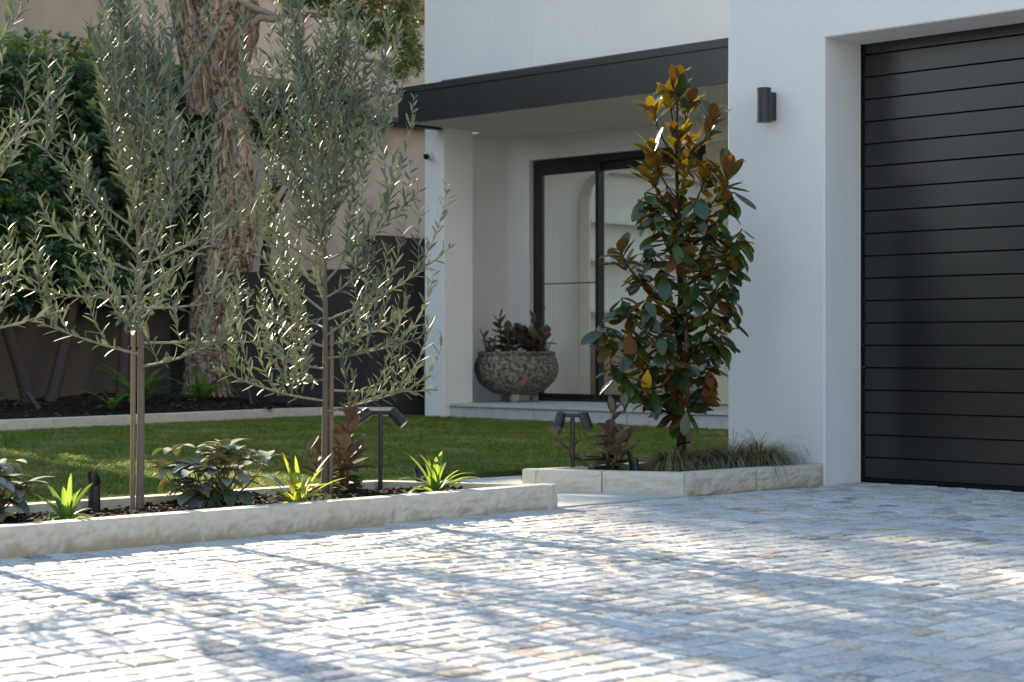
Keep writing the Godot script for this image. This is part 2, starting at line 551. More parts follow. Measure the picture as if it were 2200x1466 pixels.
func build_ground() -> void:
	struct("ground", cbox(Vector3(-160, -0.6, -160), Vector3(160, -0.05, 160), 0.01).mesh(M.asphalt))
	# cobbled driveway
	var drive := struct("driveway", cbox(Vector3(-7.0, -0.045, -9.6), Vector3(3.0, -0.0045, 3.0), 0.002).mesh(M.joint_sand))
	var tones := [[0.62, 0.615, 0.61, 0.36], [0.67, 0.66, 0.64, 0.22], [0.63, 0.585, 0.53, 0.14], [0.51, 0.485, 0.495, 0.11], [0.44, 0.44, 0.45, 0.07], [0.55, 0.475, 0.395, 0.055], [0.30, 0.30, 0.315, 0.033], [0.52, 0.41, 0.32, 0.012]]
	var spots := []
	var x := -6.42
	while x < 2.6:
		var w := rng.randf_range(0.084, 0.108)
		var z := -9.35 + rng.randf() * 0.1
		while z < 2.6:
			var l := rng.randf_range(0.074, 0.135)
			var kx := -6.275 + (z + 2.0) * 0.0335    # face of the planter kerb
			if not (z > -6.6 and x < kx - 0.03) and not (z < -8.74 and x < -6.44 - 0.02):
				spots.append([x, z, w, l])
			z += l
		x += w
	var near := []
	for s in spots:
		var px: float = s[0] + s[2] / 2
		var pz: float = s[1] + s[3] / 2
		var d := -0.7159 * px - 0.6983 * pz
		var lat := 0.6983 * px - 0.7159 * pz
		s.append(d)
		if d > 4.3 and absf(lat) < d * 0.262: near.append(s)
	near.sort_custom(func(a, b): return a[4] < b[4])
	var single := {}
	for k in mini(300, near.size()): single[near[k]] = true
	var pick := func() -> Color:
		var r := rng.randf()
		for t in tones:
			r -= t[3]
			if r <= 0: 
				var q := rng.randf_range(0.9, 1.1)
				return Color(t[0] * q, t[1] * q, t[2] * q)
		return Color(0.5, 0.5, 0.5)
	var field := MB.new()
	for s in spots:
		if s[0] > -0.2 and s[1] > -1.0 and false: continue
		var m := cobble(s[2], s[3], pick.call())
		var at := Vector3(s[0] + s[2] / 2, rng.randf_range(-0.0022, 0.0030), s[1] + s[3] / 2)
		if single.has(s): part(drive, "paver", m.mesh(M.paver), Transform3D(Basis(), at))
		else: field.add(m, Transform3D(Basis(), at))
	part(drive, "paver_field", field.mesh(M.paver), Transform3D(), "stuff")
	# concrete path
	var pp := PackedVector2Array([Vector2(-6.43, -6.50), Vector2(-6.47, -7.66), Vector2(-7.22, -7.25), Vector2(-7.22, -8.0), Vector2(-8.5, -8.4), Vector2(-8.5, -6.6), Vector2(-7.2, -6.0)])
	var slab := flat_poly(pp, func(_a, _b): return 0.006)
	for k in pp.size():
		var e0 := pp[k]
		var e1 := pp[(k + 1) % pp.size()]
		slab.poly_out([Vector3(e0.x, 0.006, e0.y), Vector3(e1.x, 0.006, e1.y), Vector3(e1.x, -0.06, e1.y), Vector3(e0.x, -0.06, e0.y)], Vector3(-7.2, 0, -7.0))
	struct("path", slab.mesh(M.path_slab))
	# lawn
	var lp := PackedVector2Array()
	for q in LAWN: lp.append(Vector2(q[0], q[1]))
	var turf := flat_poly(lp, lawn_y)
	for k in lp.size():
		var e0 := lp[k]
		var e1 := lp[(k + 1) % lp.size()]
		turf.poly_out([Vector3(e0.x, lawn_y(e0.x), e0.y), Vector3(e1.x, lawn_y(e1.x), e1.y), Vector3(e1.x, -0.06, e1.y), Vector3(e0.x, -0.06, e0.y)], Vector3(-11.0, 0, -7.0))
	struct("lawn", turf.mesh(M.turf))
	var tuft := MB.new()
	for k in 12:
		var bl := leaf(rng.randf_range(0.022, 0.042), 0.0036, 0.3, rng.randf_range(0.2, 1.2), 2, 1, 0.6, 0.5)
		var az := rng.randf() * TAU
		var el := rng.randf_range(0.7, 1.45)
		var dir := Vector3(cos(az) * cos(el), sin(el), sin(az) * cos(el))
		tuft.add(bl, leaf_frame(Vector3(rng.randf_range(-0.02, 0.02), 0, rng.randf_range(-0.02, 0.02)), dir, Vector3.UP))
	var mm := MultiMesh.new()
	mm.transform_format = MultiMesh.TRANSFORM_3D
	mm.use_colors = true
	mm.mesh = tuft.mesh(M.grass)
	var tr := []
	var cols := []
	var fn := FastNoiseLite.new()
	fn.seed = 4; fn.frequency = 1.1; fn.fractal_octaves = 3
	while tr.size() < 42000:
		var p := Vector2(rng.randf_range(-15.3, -7.2), rng.randf_range(-12.95, -2.6))
		if p.x > -9.5 and p.y > -4.2 and rng.randf() < 0.5: continue
		if not Geometry2D.is_point_in_polygon(p, lp): continue
		var b := Basis(Vector3.UP, rng.randf() * TAU).scaled(Vector3.ONE * rng.randf_range(0.75, 1.25))
		tr.append(Transform3D(b, Vector3(p.x, lawn_y(p.x) - 0.003, p.y)))
		var q := fn.get_noise_2d(p.x, p.y)
		var dry := clampf(0.30 + q * 1.1 + rng.randf_range(-0.28, 0.28), 0, 1)
		var gcol := Color(0.165, 0.230, 0.040).lerp(Color(0.36, 0.31, 0.135), dry * dry)
		var jj := rng.randf_range(0.75, 1.25)
		cols.append(Color(gcol.r * jj, gcol.g * jj, gcol.b * jj))
	mm.instance_count = tr.size()
	for k in tr.size():
		mm.set_instance_transform(k, tr[k])
		mm.set_instance_color(k, cols[k])
	var gi := MultiMeshInstance3D.new()
	gi.name = "lawn_grass"
	gi.multimesh = mm
	add_child(gi)
	meta(gi, "short green lawn grass between the planters and the porch", "grass", "", "stuff")

func cobble(w: float, l: float, col: Color) -> MB:
	var m := MB.new()
	var g := rng.randf_range(0.0008, 0.0055)
	var hx := w / 2 - g
	var hz := l / 2 - g
	var ce := Vector3(0, -0.02, 0)
	var o := []
	var t := []
	var tilt := Vector2(rng.randf_range(-0.022, 0.022), rng.randf_range(-0.022, 0.022))
	for s in [[-1, -1], [1, -1], [1, 1], [-1, 1]]:
		var px: float = s[0] * hx + rng.randf_range(-0.007, 0.003) * s[0]
		var pz: float = s[1] * hz + rng.randf_range(-0.007, 0.003) * s[1]
		var y := px * tilt.x + pz * tilt.y
		o.append(Vector3(px, y - 0.003, pz))
		t.append(Vector3(px - s[0] * 0.009, y + 0.001, pz - s[1] * 0.009))
	m.poly_out([t[0], t[1], t[2], t[3]], ce, col)
	for k in 4:
		var e := (k + 1) % 4
		m.poly_out([o[k], o[e], t[e], t[k]], ce, col)
		m.poly_out([o[k], o[e], o[e] + Vector3(0, -0.022, 0), o[k] + Vector3(0, -0.022, 0)], ce, col)
	return m

func build_house() -> void:
	var h := thing("house", "modern white rendered house with garage, dark canopy and recessed porch", "house", Vector3.ZERO)
	# garage volume: front wall with the door opening, side walls, roof slab
	var W: Material = M.render
	var GX := -7.14
	part(h, "garage_front_wall", extruded([Vector2(GX, -0.05), Vector2(-6.44, -0.05), Vector2(-6.44, 2.52), Vector2(-1.0, 2.52), Vector2(-1.0, -0.05), Vector2(0.2, -0.05), Vector2(0.2, 6.6), Vector2(GX, 6.6)], -9.16, -8.74, 0.007).mesh(W))
	part(h, "garage_side_wall", cbox(Vector3(GX, -0.05, -14.2), Vector3(GX + 0.25, 6.6, -9.162), 0.004).mesh(W))
	part(h, "garage_side_wall", cbox(Vector3(-0.05, -0.05, -14.2), Vector3(0.2, 6.6, -9.162), 0.004).mesh(W))
	part(h, "garage_roof", cbox(Vector3(GX + 0.2502, 6.2, -14.2), Vector3(-0.0502, 6.5, -9.162), 0.004).mesh(W))
	# garage door of ribbed panels
	var gd := group_part(h, "garage_door")
	part(gd, "door_backing", cbox(Vector3(-6.46, 0.0, -9.17), Vector3(-0.99, 2.53, -9.125), 0.002).mesh(M.rubber))
	part(gd, "bottom_seal", cbox(Vector3(-6.44, 0.0, -9.124), Vector3(-1.0, 0.024, -9.085), 0.004).mesh(M.rubber))
	var slat := MB.new()
	var hh := 0.1285
	for q in [0]:
		var prof := [Vector2(-0.015, 0.0008), Vector2(0.001, 0.0012), Vector2(0.003, 0.0032), Vector2(0.003, hh - 0.0075), Vector2(-0.001, hh - 0.0035), Vector2(-0.015, hh - 0.0030)]   # (z out, y)
		for k in prof.size() - 1:
			var a: Vector2 = prof[k]
			var b: Vector2 = prof[k + 1]
			slat.poly_out([Vector3(-6.435, a.y, a.x), Vector3(-1.0, a.y, a.x), Vector3(-1.0, b.y, b.x), Vector3(-6.435, b.y, b.x)], Vector3(-3.7, hh / 2, -0.1))
	var slat_mesh := slat.mesh(M.door_metal)
	for k in 19:
		part(gd, "slat", slat_mesh, Transform3D(Basis(), Vector3(0, 0.1465 + k * hh, -9.104)))
	var low := cbox(Vector3(-6.435, 0.024, -9.124), Vector3(-1.0, 0.144, -9.101), 0.006)
	part(gd, "slat", low.mesh(M.door_metal))
	part(gd, "side_guide", cbox(Vector3(-6.4398, 0.0, -9.10), Vector3(-6.43, 2.52, -9.085), 0.002).mesh(M.rubber))
	# upper wall over the porch, from its left corner to the garage
	part(h, "upper_wall", cbox(Vector3(-14.39, 3.0, -13.1), Vector3(-12.861, 7.0, -12.8), 0.004).mesh(W))
	part(h, "upper_wall", cbox(Vector3(-12.859, 3.0, -13.1), Vector3(GX - 0.002, 7.0, -12.8), 0.004).mesh(W))
	part(h, "upper_side_wall", cbox(Vector3(-14.39, 3.05, -15.2), Vector3(-14.14, 7.0, -13.102), 0.004).mesh(W))
	part(h, "upper_roof", cbox(Vector3(-14.13, 6.6, -15.2), Vector3(GX, 6.9, -13.102), 0.004).mesh(W))
	# pillar
	part(h, "pillar", cbox(Vector3(-14.39, 0.0, -13.2), Vector3(-14.1, 2.9995, -12.802), 0.006).mesh(W))
	# porch side wall and back wall with the door opening
	part(h, "porch_side_wall", cbox(Vector3(-15.0, 0.0, -14.55), Vector3(-14.75, 3.3, -13.5), 0.006).mesh(W))
	part(h, "porch_back_wall", cbox(Vector3(-14.749, 0.1, -14.5), Vector3(-14.40, 3.3, -14.3), 0.005).mesh(W))
	part(h, "porch_lintel", cbox(Vector3(-14.3995, 2.765, -14.5), Vector3(GX, 3.3, -14.3), 0.005).mesh(W))
	part(h, "porch_ceiling", cbox(Vector3(-14.38, 3.0, -14.29), Vector3(GX - 0.003, 3.04, -13.102), 0.002).mesh(M.soffit))
	part(h, "porch_ceiling", cbox(Vector3(-14.9, 3.0, -14.29), Vector3(-14.3805, 3.04, -13.6), 0.002).mesh(M.soffit))
	# stone cladding beside the door
	var sc := group_part(h, "stone_cladding")
	part(sc, "cladding_core", cbox(Vector3(-11.90, 0.12, -14.5), Vector3(GX - 0.004, 2.764, -14.27), 0.002).mesh(M.limestone))
	var y := 0.215
	var row := 0
	while y < 2.76:
		var bh := minf([0.29, 0.36, 0.24, 0.42][row % 4], 2.764 - y)
		var bx := -11.92 - (0.0 if row % 2 == 0 else 0.0)
		var first := true
		while bx < -7.3:
			var bl := rng.randf_range(0.3, 0.6) * (0.6 if first and row % 2 == 1 else 1.0)
			first = false
			var ex := minf(bx + bl, -7.15)
			part(sc, "block", cbox(Vector3(bx + 0.003, y + 0.003, -14.3), Vector3(ex - 0.003, y + bh - 0.003, -14.235 + rng.randf_range(-0.012, 0.012)), 0.012).mesh(M.limestone))
			bx += bl
		y += bh
		row += 1
	# porch step with tiles
	var ps := group_part(h, "porch_step")
	part(ps, "step_core", cbox(Vector3(-14.099, -0.02, -14.3), Vector3(GX - 0.003, 0.170, -12.895), 0.002).mesh(M.tile))
	part(ps, "step_core", cbox(Vector3(-14.9, -0.02, -14.3), Vector3(-14.1005, 0.2085, -13.205), 0.002).mesh(M.tile))
	var tx := -14.097
	while tx < -7.2:
		var te := minf(tx + 0.596, GX - 0.003)
		part(ps, "riser_tile", cbox(Vector3(tx, 0.0, -12.894), Vector3(te - 0.004, 0.176, -12.88), 0.002).mesh(M.tile))
		for r in 2:
			part(ps, "tread_tile", cbox(Vector3(tx, 0.180, -12.862 - r * 0.72 - 0.716), Vector3(te - 0.003, 0.21 , -12.862 - r * 0.72), 0.004).mesh(M.tile))
		tx += 0.6
	# canopy
	var ca := group_part(h, "canopy")
	part(ca, "soffit", cbox(Vector3(-14.16, 2.975, -13.09), Vector3(GX - 0.003, 2.9985, -12.33), 0.002).mesh(M.soffit))
	part(ca, "roof_deck", cbox(Vector3(-14.18, 3.10, -12.795), Vector3(GX - 0.003, 3.30, -12.32), 0.002).mesh(M.flashing))
	var seams := [-14.2, -11.68, -9.2, GX - 0.003]
	for k in 3:
		part(ca, "fascia_panel", cbox(Vector3(seams[k] + 0.002, 2.965, -12.31), Vector3(seams[k + 1] - 0.002, 3.262, -12.28), 0.002).mesh(M.fascia))
	part(ca, "fascia_end", cbox(Vector3(-14.2, 2.965, -12.798), Vector3(-14.17, 3.262, -12.3115), 0.002).mesh(M.fascia))
	part(ca, "end_trim", cbox(Vector3(-14.205, 2.950, -12.80), Vector3(-14.12, 2.9645, -12.27), 0.002).mesh(M.flashing))
	part(ca, "edge_capping", cbox(Vector3(-14.215, 3.2625, -12.797), Vector3(-10.0, 3.325, -12.268), 0.003).mesh(M.fascia))
	part(ca, "edge_capping", cbox(Vector3(-9.997, 3.2625, -12.797), Vector3(GX - 0.003, 3.325, -12.266), 0.003).mesh(M.fascia))
	part(ca, "wall_flashing", cbox(Vector3(-14.05, 3.326, -12.798), Vector3(GX - 0.003, 3.43, -12.72), 0.003).mesh(M.flashing))
	var dl := lathe([Vector2(0.001, -0.002), Vector2(0.032, -0.002), Vector2(0.036, -0.006), Vector2(0.046, -0.005), Vector2(0.047, 0.0)], 24)
	for p in [Vector3(-12.75, 2.974, -12.75), Vector3(-12.42, 2.974, -12.75)]:
		part(ca, "downlight", dl.mesh(M.white_plastic), Transform3D(Basis(), p))
	# sliding door
	var sd := group_part(h, "sliding_door")
	var x0 := -14.396
	var x1 := -11.93
	var FM: Material = M.frame
	for q in [[x0, x0 + 0.07, 0.211, 2.762], [x1 - 0.07, x1, 0.211, 2.762]]:
		part(sd, "door_jamb", cbox(Vector3(q[0], q[2], -14.46), Vector3(q[1], q[3], -14.36), 0.003).mesh(FM))
	part(sd, "door_head", cbox(Vector3(x0 + 0.0705, 2.69, -14.46), Vector3(x1 - 0.0705, 2.762, -14.36), 0.003).mesh(FM))
	part(sd, "door_sill", cbox(Vector3(x0 + 0.0705, 0.205, -14.47), Vector3(x1 - 0.0705, 0.225, -14.345), 0.003).mesh(FM))
	var mid := -13.47
	for leafn in 2:
		var a: float = x0 + 0.075 if leafn == 0 else mid - 0.03
		var b: float = mid + 0.03 if leafn == 0 else x1 - 0.075
		var zf := -14.365 if leafn == 0 else -14.415
		for q in [[a, a + 0.055], [b - 0.055, b]]:
			part(sd, "stile", cbox(Vector3(q[0], 0.228, zf - 0.04), Vector3(q[1], 2.688, zf), 0.003).mesh(FM))
		part(sd, "top_rail", cbox(Vector3(a + 0.0555, 2.60, zf - 0.04), Vector3(b - 0.0555, 2.688, zf), 0.003).mesh(FM))
		part(sd, "bottom_rail", cbox(Vector3(a + 0.0555, 0.228, zf - 0.04), Vector3(b - 0.0555, 0.285, zf), 0.003).mesh(FM))
		var pane := MB.new()
		pane.poly_out([Vector3(a + 0.05, 0.28, zf - 0.02), Vector3(b - 0.05, 0.28, zf - 0.02), Vector3(b - 0.05, 2.61, zf - 0.02), Vector3(a + 0.05, 2.61, zf - 0.02)], Vector3(a, 1, zf - 1))
		part(sd, "pane", pane.mesh(M.glass))
		if leafn == 0:
			part(sd, "guard_bar", cbox(Vector3(a + 0.056, 1.44, zf - 0.032), Vector3(b - 0.056, 1.452, zf - 0.022), 0.002).mesh(FM))
			part(sd, "latch", cbox(Vector3(a + 0.056, 1.18, zf - 0.03), Vector3(a + 0.075, 1.21, zf + 0.008), 0.003).mesh(FM))

func build_interior() -> void:
	var r := thing("porch_room", "white room with rounded niche seen through the sliding glass door", "room", Vector3(0, 0, 0))
	var I: Material = M.interior
	part(r, "room_floor", cbox(Vector3(-14.75, 0.0, -19.2), Vector3(-9.0, 0.2, -14.5), 0.002).mesh(M.room_floor))
	# ceiling with a long skylight
	part(r, "room_ceiling", cbox(Vector3(-14.9, 2.95, -15.3), Vector3(-9.0, 3.04, -14.502), 0.002).mesh(I))
	part(r, "room_ceiling", cbox(Vector3(-14.9, 2.95, -19.2), Vector3(-9.0, 3.04, -18.3), 0.002).mesh(I))
	part(r, "room_ceiling", cbox(Vector3(-14.9, 2.95, -18.299), Vector3(-14.1, 3.04, -15.301), 0.002).mesh(I))
	part(r, "room_ceiling", cbox(Vector3(-10.6, 2.95, -18.299), Vector3(-9.0, 3.04, -15.301), 0.002).mesh(I))
	part(r, "left_wall", cbox(Vector3(-14.95, 0.2, -19.2), Vector3(-14.66, 2.95, -14.552), 0.002).mesh(I))
	part(r, "right_wall", cbox(Vector3(-9.2, 0.2, -19.2), Vector3(-9.0, 2.95, -14.502), 0.002).mesh(I))
	# back wall with a wide garden window
	part(r, "back_wall", cbox(Vector3(-14.65, 0.2, -19.2), Vector3(-13.9, 2.95, -19.0), 0.002).mesh(I))
	part(r, "back_wall", cbox(Vector3(-10.0, 0.2, -19.2), Vector3(-9.21, 2.95, -19.0), 0.002).mesh(I))
	part(r, "back_wall", cbox(Vector3(-13.899, 2.8, -19.2), Vector3(-10.001, 2.95, -19.0), 0.002).mesh(I))
	# arched surround on the left wall (plane facing +x), built proud of it
	var sur := MB.new()
	var z0 := -15.36
	var z1 := -17.7
	var topy := 2.74
	var rad := 0.42
	var outl := []   # inner outline going up, round and along
	outl.append(Vector2(z0, 0.2))
	outl.append(Vector2(z0, topy - rad))
	for k in range(1, 9):
		var a := PI / 2 * k / 8.0
		outl.append(Vector2(z0 - rad + rad * cos(a), topy - rad + rad * sin(a)))
	for k in range(0, 9):
		var a := PI / 2 * k / 8.0
		outl.append(Vector2(z1 + rad - rad * sin(a), topy - rad + rad * cos(a)))
	outl.append(Vector2(z1, 0.2))
	var cz := (z0 + z1) / 2
	var xi := -14.655
	var xo := -14.50
	for k in outl.size() - 1:
		var a: Vector2 = outl[k]
		var b: Vector2 = outl[k + 1]
		var oa := Vector2(cz + (a.x - cz) * 1.0 + signf(a.x - cz) * 0.02 * clampf(absf(a.x - cz) / 0.8, 0, 1), a.y + (0.02 * clampf((a.y - 2.2) / 0.54, 0, 1)))
		var ob := Vector2(cz + (b.x - cz) + signf(b.x - cz) * 0.02 * clampf(absf(b.x - cz) / 0.8, 0, 1), b.y + (0.02 * clampf((b.y - 2.2) / 0.54, 0, 1)))
		sur.poly_out([Vector3(xo, a.y, a.x), Vector3(xo, b.y, b.x), Vector3(xo, ob.y, ob.x), Vector3(xo, oa.y, oa.x)], Vector3(-16, 1.5, cz))
		sur.poly_out([Vector3(xo, oa.y, oa.x), Vector3(xo, ob.y, ob.x), Vector3(xi, ob.y, ob.x), Vector3(xi, oa.y, oa.x)], Vector3(-14.6, 1.2, cz))
		var na := Vector3(-14.6, a.y + (a.y - 1.2) * 5.0, a.x + (a.x - cz) * 5.0)
		sur.poly_out([Vector3(xo, a.y, a.x), Vector3(xo, b.y, b.x), Vector3(xi, b.y, b.x), Vector3(xi, a.y, a.x)], na)
	part(r, "niche_surround", sur.mesh(I))
	var s := thing("shelf_unit", "white wall shelves above a pale timber cabinet inside the porch room", "shelf", Vector3(-14.65, 0.2, -16.5))
	for hgt in [1.16, 1.73, 2.16]:
		part(s, "shelf", cbox(Vector3(0.0, hgt - 0.2, -1.18), Vector3(0.145, hgt - 0.16, 1.12), 0.003).mesh(I))
	part(s, "divider", cbox(Vector3(0.0, 0.675, -0.02), Vector3(0.12, 0.958, 0.02), 0.003).mesh(I))
	for k in 4:
		part(s, "cabinet_door", cbox(Vector3(0.0, 0.002, -1.17 + k * 0.573), Vector3(0.34, 0.67, -1.17 + k * 0.573 + 0.569), 0.003).mesh(M.cabinet_wood))

func build_neighbours() -> void:
	var nh := thing("neighbour_house", "taupe rendered neighbouring house with dark eave line beyond the hedge", "house", Vector3.ZERO)
	var NW: Material = M.taupe_render
	part(nh, "lower_wall", cbox(Vector3(-27.5, 0.0, -34.0), Vector3(-19.5, 3.75, -8.75), 0.01).mesh(NW))
	part(nh, "eave", cbox(Vector3(-20.0, 3.7505, -34.0), Vector3(-19.2, 3.83, -8.75), 0.01).mesh(M.eave_dark))
	part(nh, "speckled_band", cbox(Vector3(-27.5, 3.8305, -34.0), Vector3(-19.52, 4.20, -8.75), 0.01).mesh(M.speckled_band))
	part(nh, "upper_wall", cbox(Vector3(-27.5, 4.2005, -34.0), Vector3(-19.5, 5.22, -8.75), 0.01).mesh(NW))
	part(nh, "parapet", cbox(Vector3(-27.5, 5.2205, -34.0), Vector3(-19.42, 5.50, -8.75), 0.015).mesh(M.terracotta))
	var us := group_part(nh, "top_storey")
	part(us, "wall", cbox(Vector3(-27.0, 5.5005, -34.0), Vector3(-21.5, 9.0, -17.6), 0.01).mesh(NW))
	part(us, "window_frame", cbox(Vector3(-21.499, 6.15, -19.9), Vector3(-21.44, 7.6, -18.05), 0.01).mesh(M.white_plastic))
	part(us, "window_pane", cbox(Vector3(-21.438, 6.24, -19.8), Vector3(-21.43, 7.5, -18.15), 0.002).mesh(M.black_plastic))
	var n2 := thing("neighbour_house", "low front wing of the taupe neighbouring house by the street", "house", Vector3.ZERO)
	part(n2, "wall", cbox(Vector3(-27.5, 0.0, -7.85), Vector3(-19.5, 5.2, -1.0), 0.01).mesh(NW))
	part(n2, "parapet", cbox(Vector3(-27.5, 5.2005, -7.85), Vector3(-19.42, 5.45, -1.0), 0.015).mesh(M.terracotta))
	# boundary walls
	var bw := thing("boundary_wall", "grey brown rendered boundary wall behind the back garden bed", "wall", Vector3(-18.0, 0, -8.0))
	part(bw, "wall", cbox(Vector3(-0.2, 0, -5.2), Vector3(0.0, 2.3, 7.0), 0.01).mesh(M.boundary_render))
	var lw := thing("boundary_wall", "low charcoal wall between the big tree and the side gate", "wall", Vector3(-15.0, 0, -12.56))
	var bb := Basis(Vector3.UP, 0.16)
	part(lw, "wall", cbox(Vector3(-2.9, 0, -0.18), Vector3(0.1, 1.585, 0.0), 0.008).mesh(M.charcoal_render), Transform3D(bb, Vector3.ZERO))
	var gt := thing("side_gate", "tall charcoal side gate between the low wall and white pillar", "gate", Vector3(-14.75, 0.05, -12.9))
	part(gt, "gate_pier", cbox(Vector3(-0.24, 0, 0.05), Vector3(0.02, 1.86, 0.42), 0.006).mesh(M.charcoal_render))
	part(gt, "gate_leaf", cbox(Vector3(-0.05, 0.02, -0.55), Vector3(0.012, 1.85, 0.046), 0.006).mesh(M.charcoal_render))
	for q in [0.45, 1.45]:
		part(gt, "hinge", cbox(Vector3(0.0125, q, -0.12), Vector3(0.03, q + 0.09, -0.09), 0.004).mesh(M.black_plastic))

func kerb_block(p0: Vector2, p1: Vector2, thick: float, y0: float, y1: float, rock: float, sd: int, stain := 0.6, gap := 0.003) -> MB:
	# front face on the right hand side when going from p0 to p1
	var m := MB.new()
	var e := (p1 - p0).normalized()
	var nrm := Vector2(-e.y, e.x)
	p0 += e * gap; p1 -= e * gap
	var L := p0.distance_to(p1)
	var f := FastNoiseLite.new()
	f.seed = sd; f.frequency = 6.0; f.fractal_octaves = 4
	var f2 := FastNoiseLite.new()
	f2.seed = sd + 9; f2.frequency = 4.0
	var f3 := FastNoiseLite.new()
	f3.seed = sd + 5; f3.frequency = 7.0; f3.noise_type = FastNoiseLite.TYPE_CELLULAR; f3.cellular_return_type = FastNoiseLite.RETURN_CELL_VALUE
	var nu := maxi(4, int(L / 0.018))
	var nv := 8
	var tone := 0.92 + 0.16 * absf(f.get_noise_1d(sd * 3.7))
	var base := Color(tone, tone, tone)
	var P := []
	for b in nv + 1:
		var row := []
		for a in nu + 1:
			var t := float(a) / nu
			var s := float(b) / nv
			var q := p0.lerp(p1, t)
			var edge := clampf(minf(minf(t, 1 - t) * L / 0.025, minf(s, 1 - s) * 6.0), 0, 1)
			var dsp := rock * edge * (0.55 + f.get_noise_2d(t * L + s * 0.10, s * 0.32) * 0.6 + f3.get_noise_2d(t * L * 0.8 + s * 0.12, s * 0.3) * 0.45)
			var w := q + nrm * dsp
			row.append(Vector3(w.x, lerpf(y0, y1 - 0.004, s), w.y))
		P.append(row)
	for b in nv:
		for a in nu:
			for tri3 in [[P[b][a], P[b + 1][a], P[b + 1][a + 1]], [P[b][a], P[b + 1][a + 1], P[b][a + 1]]]:
				var nn: Vector3 = (tri3[1] - tri3[0]).cross(tri3[2] - tri3[0]).normalized()
				var flip := nn.dot(Vector3(nrm.x, 0, nrm.y)) < 0
				if flip: nn = -nn
				var ids := []
				for p in tri3:
					var hgt: float = (p.y - y0) / (y1 - y0)
					var q := 0.6 * f2.get_noise_2d((p.x + p.z) * 1.3, p.y * 4.0) + 0.7 * f.get_noise_2d((p.x + p.z) * 3.1, p.y * 7.0)
					var k: float = smoothstep(-0.15, 0.55, q + stain * 0.75 - hgt * 1.3) * stain
					ids.append(m.vert(p, nn, base.lerp(Color(0.74, 0.63, 0.50) * tone, k)))
				if flip: m.face(ids[0], ids[2], ids[1])
				else: m.face(ids[0], ids[1], ids[2])
	var A := func(q: Vector2, y: float, off: float) -> Vector3: return Vector3(q.x - nrm.x * off, y, q.y - nrm.y * off)
	var ce := Vector3((p0.x + p1.x) / 2, (y0 + y1) / 2, (p0.y + p1.y) / 2) - Vector3(nrm.x, 0, nrm.y) * thick / 2
	m.poly_out([A.call(p0, y1 - 0.004, 0), A.call(p1, y1 - 0.004, 0), A.call(p1, y1, 0.006), A.call(p0, y1, 0.006)], ce, base)
	m.poly_out([A.call(p0, y1, 0.006), A.call(p1, y1, 0.006), A.call(p1, y1, thick), A.call(p0, y1, thick)], ce, base)
	m.poly_out([A.call(p0, y0, thick), A.call(p1, y0, thick), A.call(p1, y1, thick), A.call(p0, y1, thick)], ce, base)
	for p in [p0, p1]:
		m.poly_out([A.call(p, y0, 0), A.call(p, y1 - 0.004, 0), A.call(p, y1, 0.006), A.call(p, y1, thick), A.call(p, y0, thick)], ce, base)
	return m

func kerb_line(o: Node3D, a: Vector2, b: Vector2, lengths: float, thick: float, h: float, rock: float, sd: int, stain: float) -> void:
	var L := a.distance_to(b)
	var n := maxi(1, roundi(L / lengths))
	for k in n:
		part(o, "kerb_block", kerb_block(a.lerp(b, float(k) / n), a.lerp(b, float(k + 1) / n), thick, -0.01, h, rock, sd + k, stain).mesh(M.kerb))

func soil_patch(called: String, poly: PackedVector2Array, yf: Callable, chips: int, amp := 0.012) -> void:
	# bumpy soil clipped to a polygon, with bark chips on it
	var mn := poly[0]; var mx := poly[0]
	for p in poly:
		mn = mn.min(p); mx = mx.max(p)
	var f := FastNoiseLite.new()
	f.seed = 77; f.frequency = 9.0; f.fractal_octaves = 3
	var hf := func(x: float, z: float) -> float: return yf.call(x, z) + f.get_noise_2d(x, z) * amp
	var st := 0.05 if (mx - mn).length() < 8 else 0.14
	var m := MB.new()
	var nx := int((mx.x - mn.x) / st) + 2
	var nz := int((mx.y - mn.y) / st) + 2
	for b in nz:
		for a in nx:
			var x := mn.x + a * st
			var z := mn.y + b * st
			var g := Vector3(hf.call(x - 0.02, z) - hf.call(x + 0.02, z), 0.04, hf.call(x, z - 0.02) - hf.call(x, z + 0.02)).normalized()
			m.vert(Vector3(x, hf.call(x, z), z), g)
	for b in nz - 1:
		for a in nx - 1:
			var c := Vector2(mn.x + (a + 0.5) * st, mn.y + (b + 0.5) * st)
			if not Geometry2D.is_point_in_polygon(c, poly): continue
			var i0 := b * nx + a
			m.face(i0, i0 + nx, i0 + nx + 1); m.face(i0, i0 + nx + 1, i0 + 1)
	var o := struct(called, m.mesh(M.soil))
	var mesh := ArrayMesh.new()
	var mbs := [MB.new(), MB.new(), MB.new()]
	var chip := cbox(Vector3(-0.5, -0.5, -0.5), Vector3(0.5, 0.5, 0.5), 0.12)
	var done := 0
	while done < chips:
		var p := Vector2(rng.randf_range(mn.x, mx.x), rng.randf_range(mn.y, mx.y))
		if not Geometry2D.is_point_in_polygon(p, poly): continue
		done += 1
		var b := Basis.from_euler(Vector3(rng.randf_range(-0.6, 0.6), rng.randf() * TAU, rng.randf_range(-0.6, 0.6)))
		b = b * Basis.from_scale(Vector3(rng.randf_range(0.015, 0.045), rng.randf_range(0.004, 0.010), rng.randf_range(0.006, 0.016)) * (1.0 if st < 0.1 else 1.6))
		mbs[[0, 0, 1, 1, 1, 2][rng.randi() % 6]].add(chip, Transform3D(b, Vector3(p.x, hf.call(p.x, p.y) + rng.randf_range(-0.001, 0.006), p.y)))
	for k in 3: mbs[k].into(mesh, M[["chip_a", "chip_b", "chip_c"][k]])
	part(o, "bark_mulch", mesh, Transform3D(), "stuff")

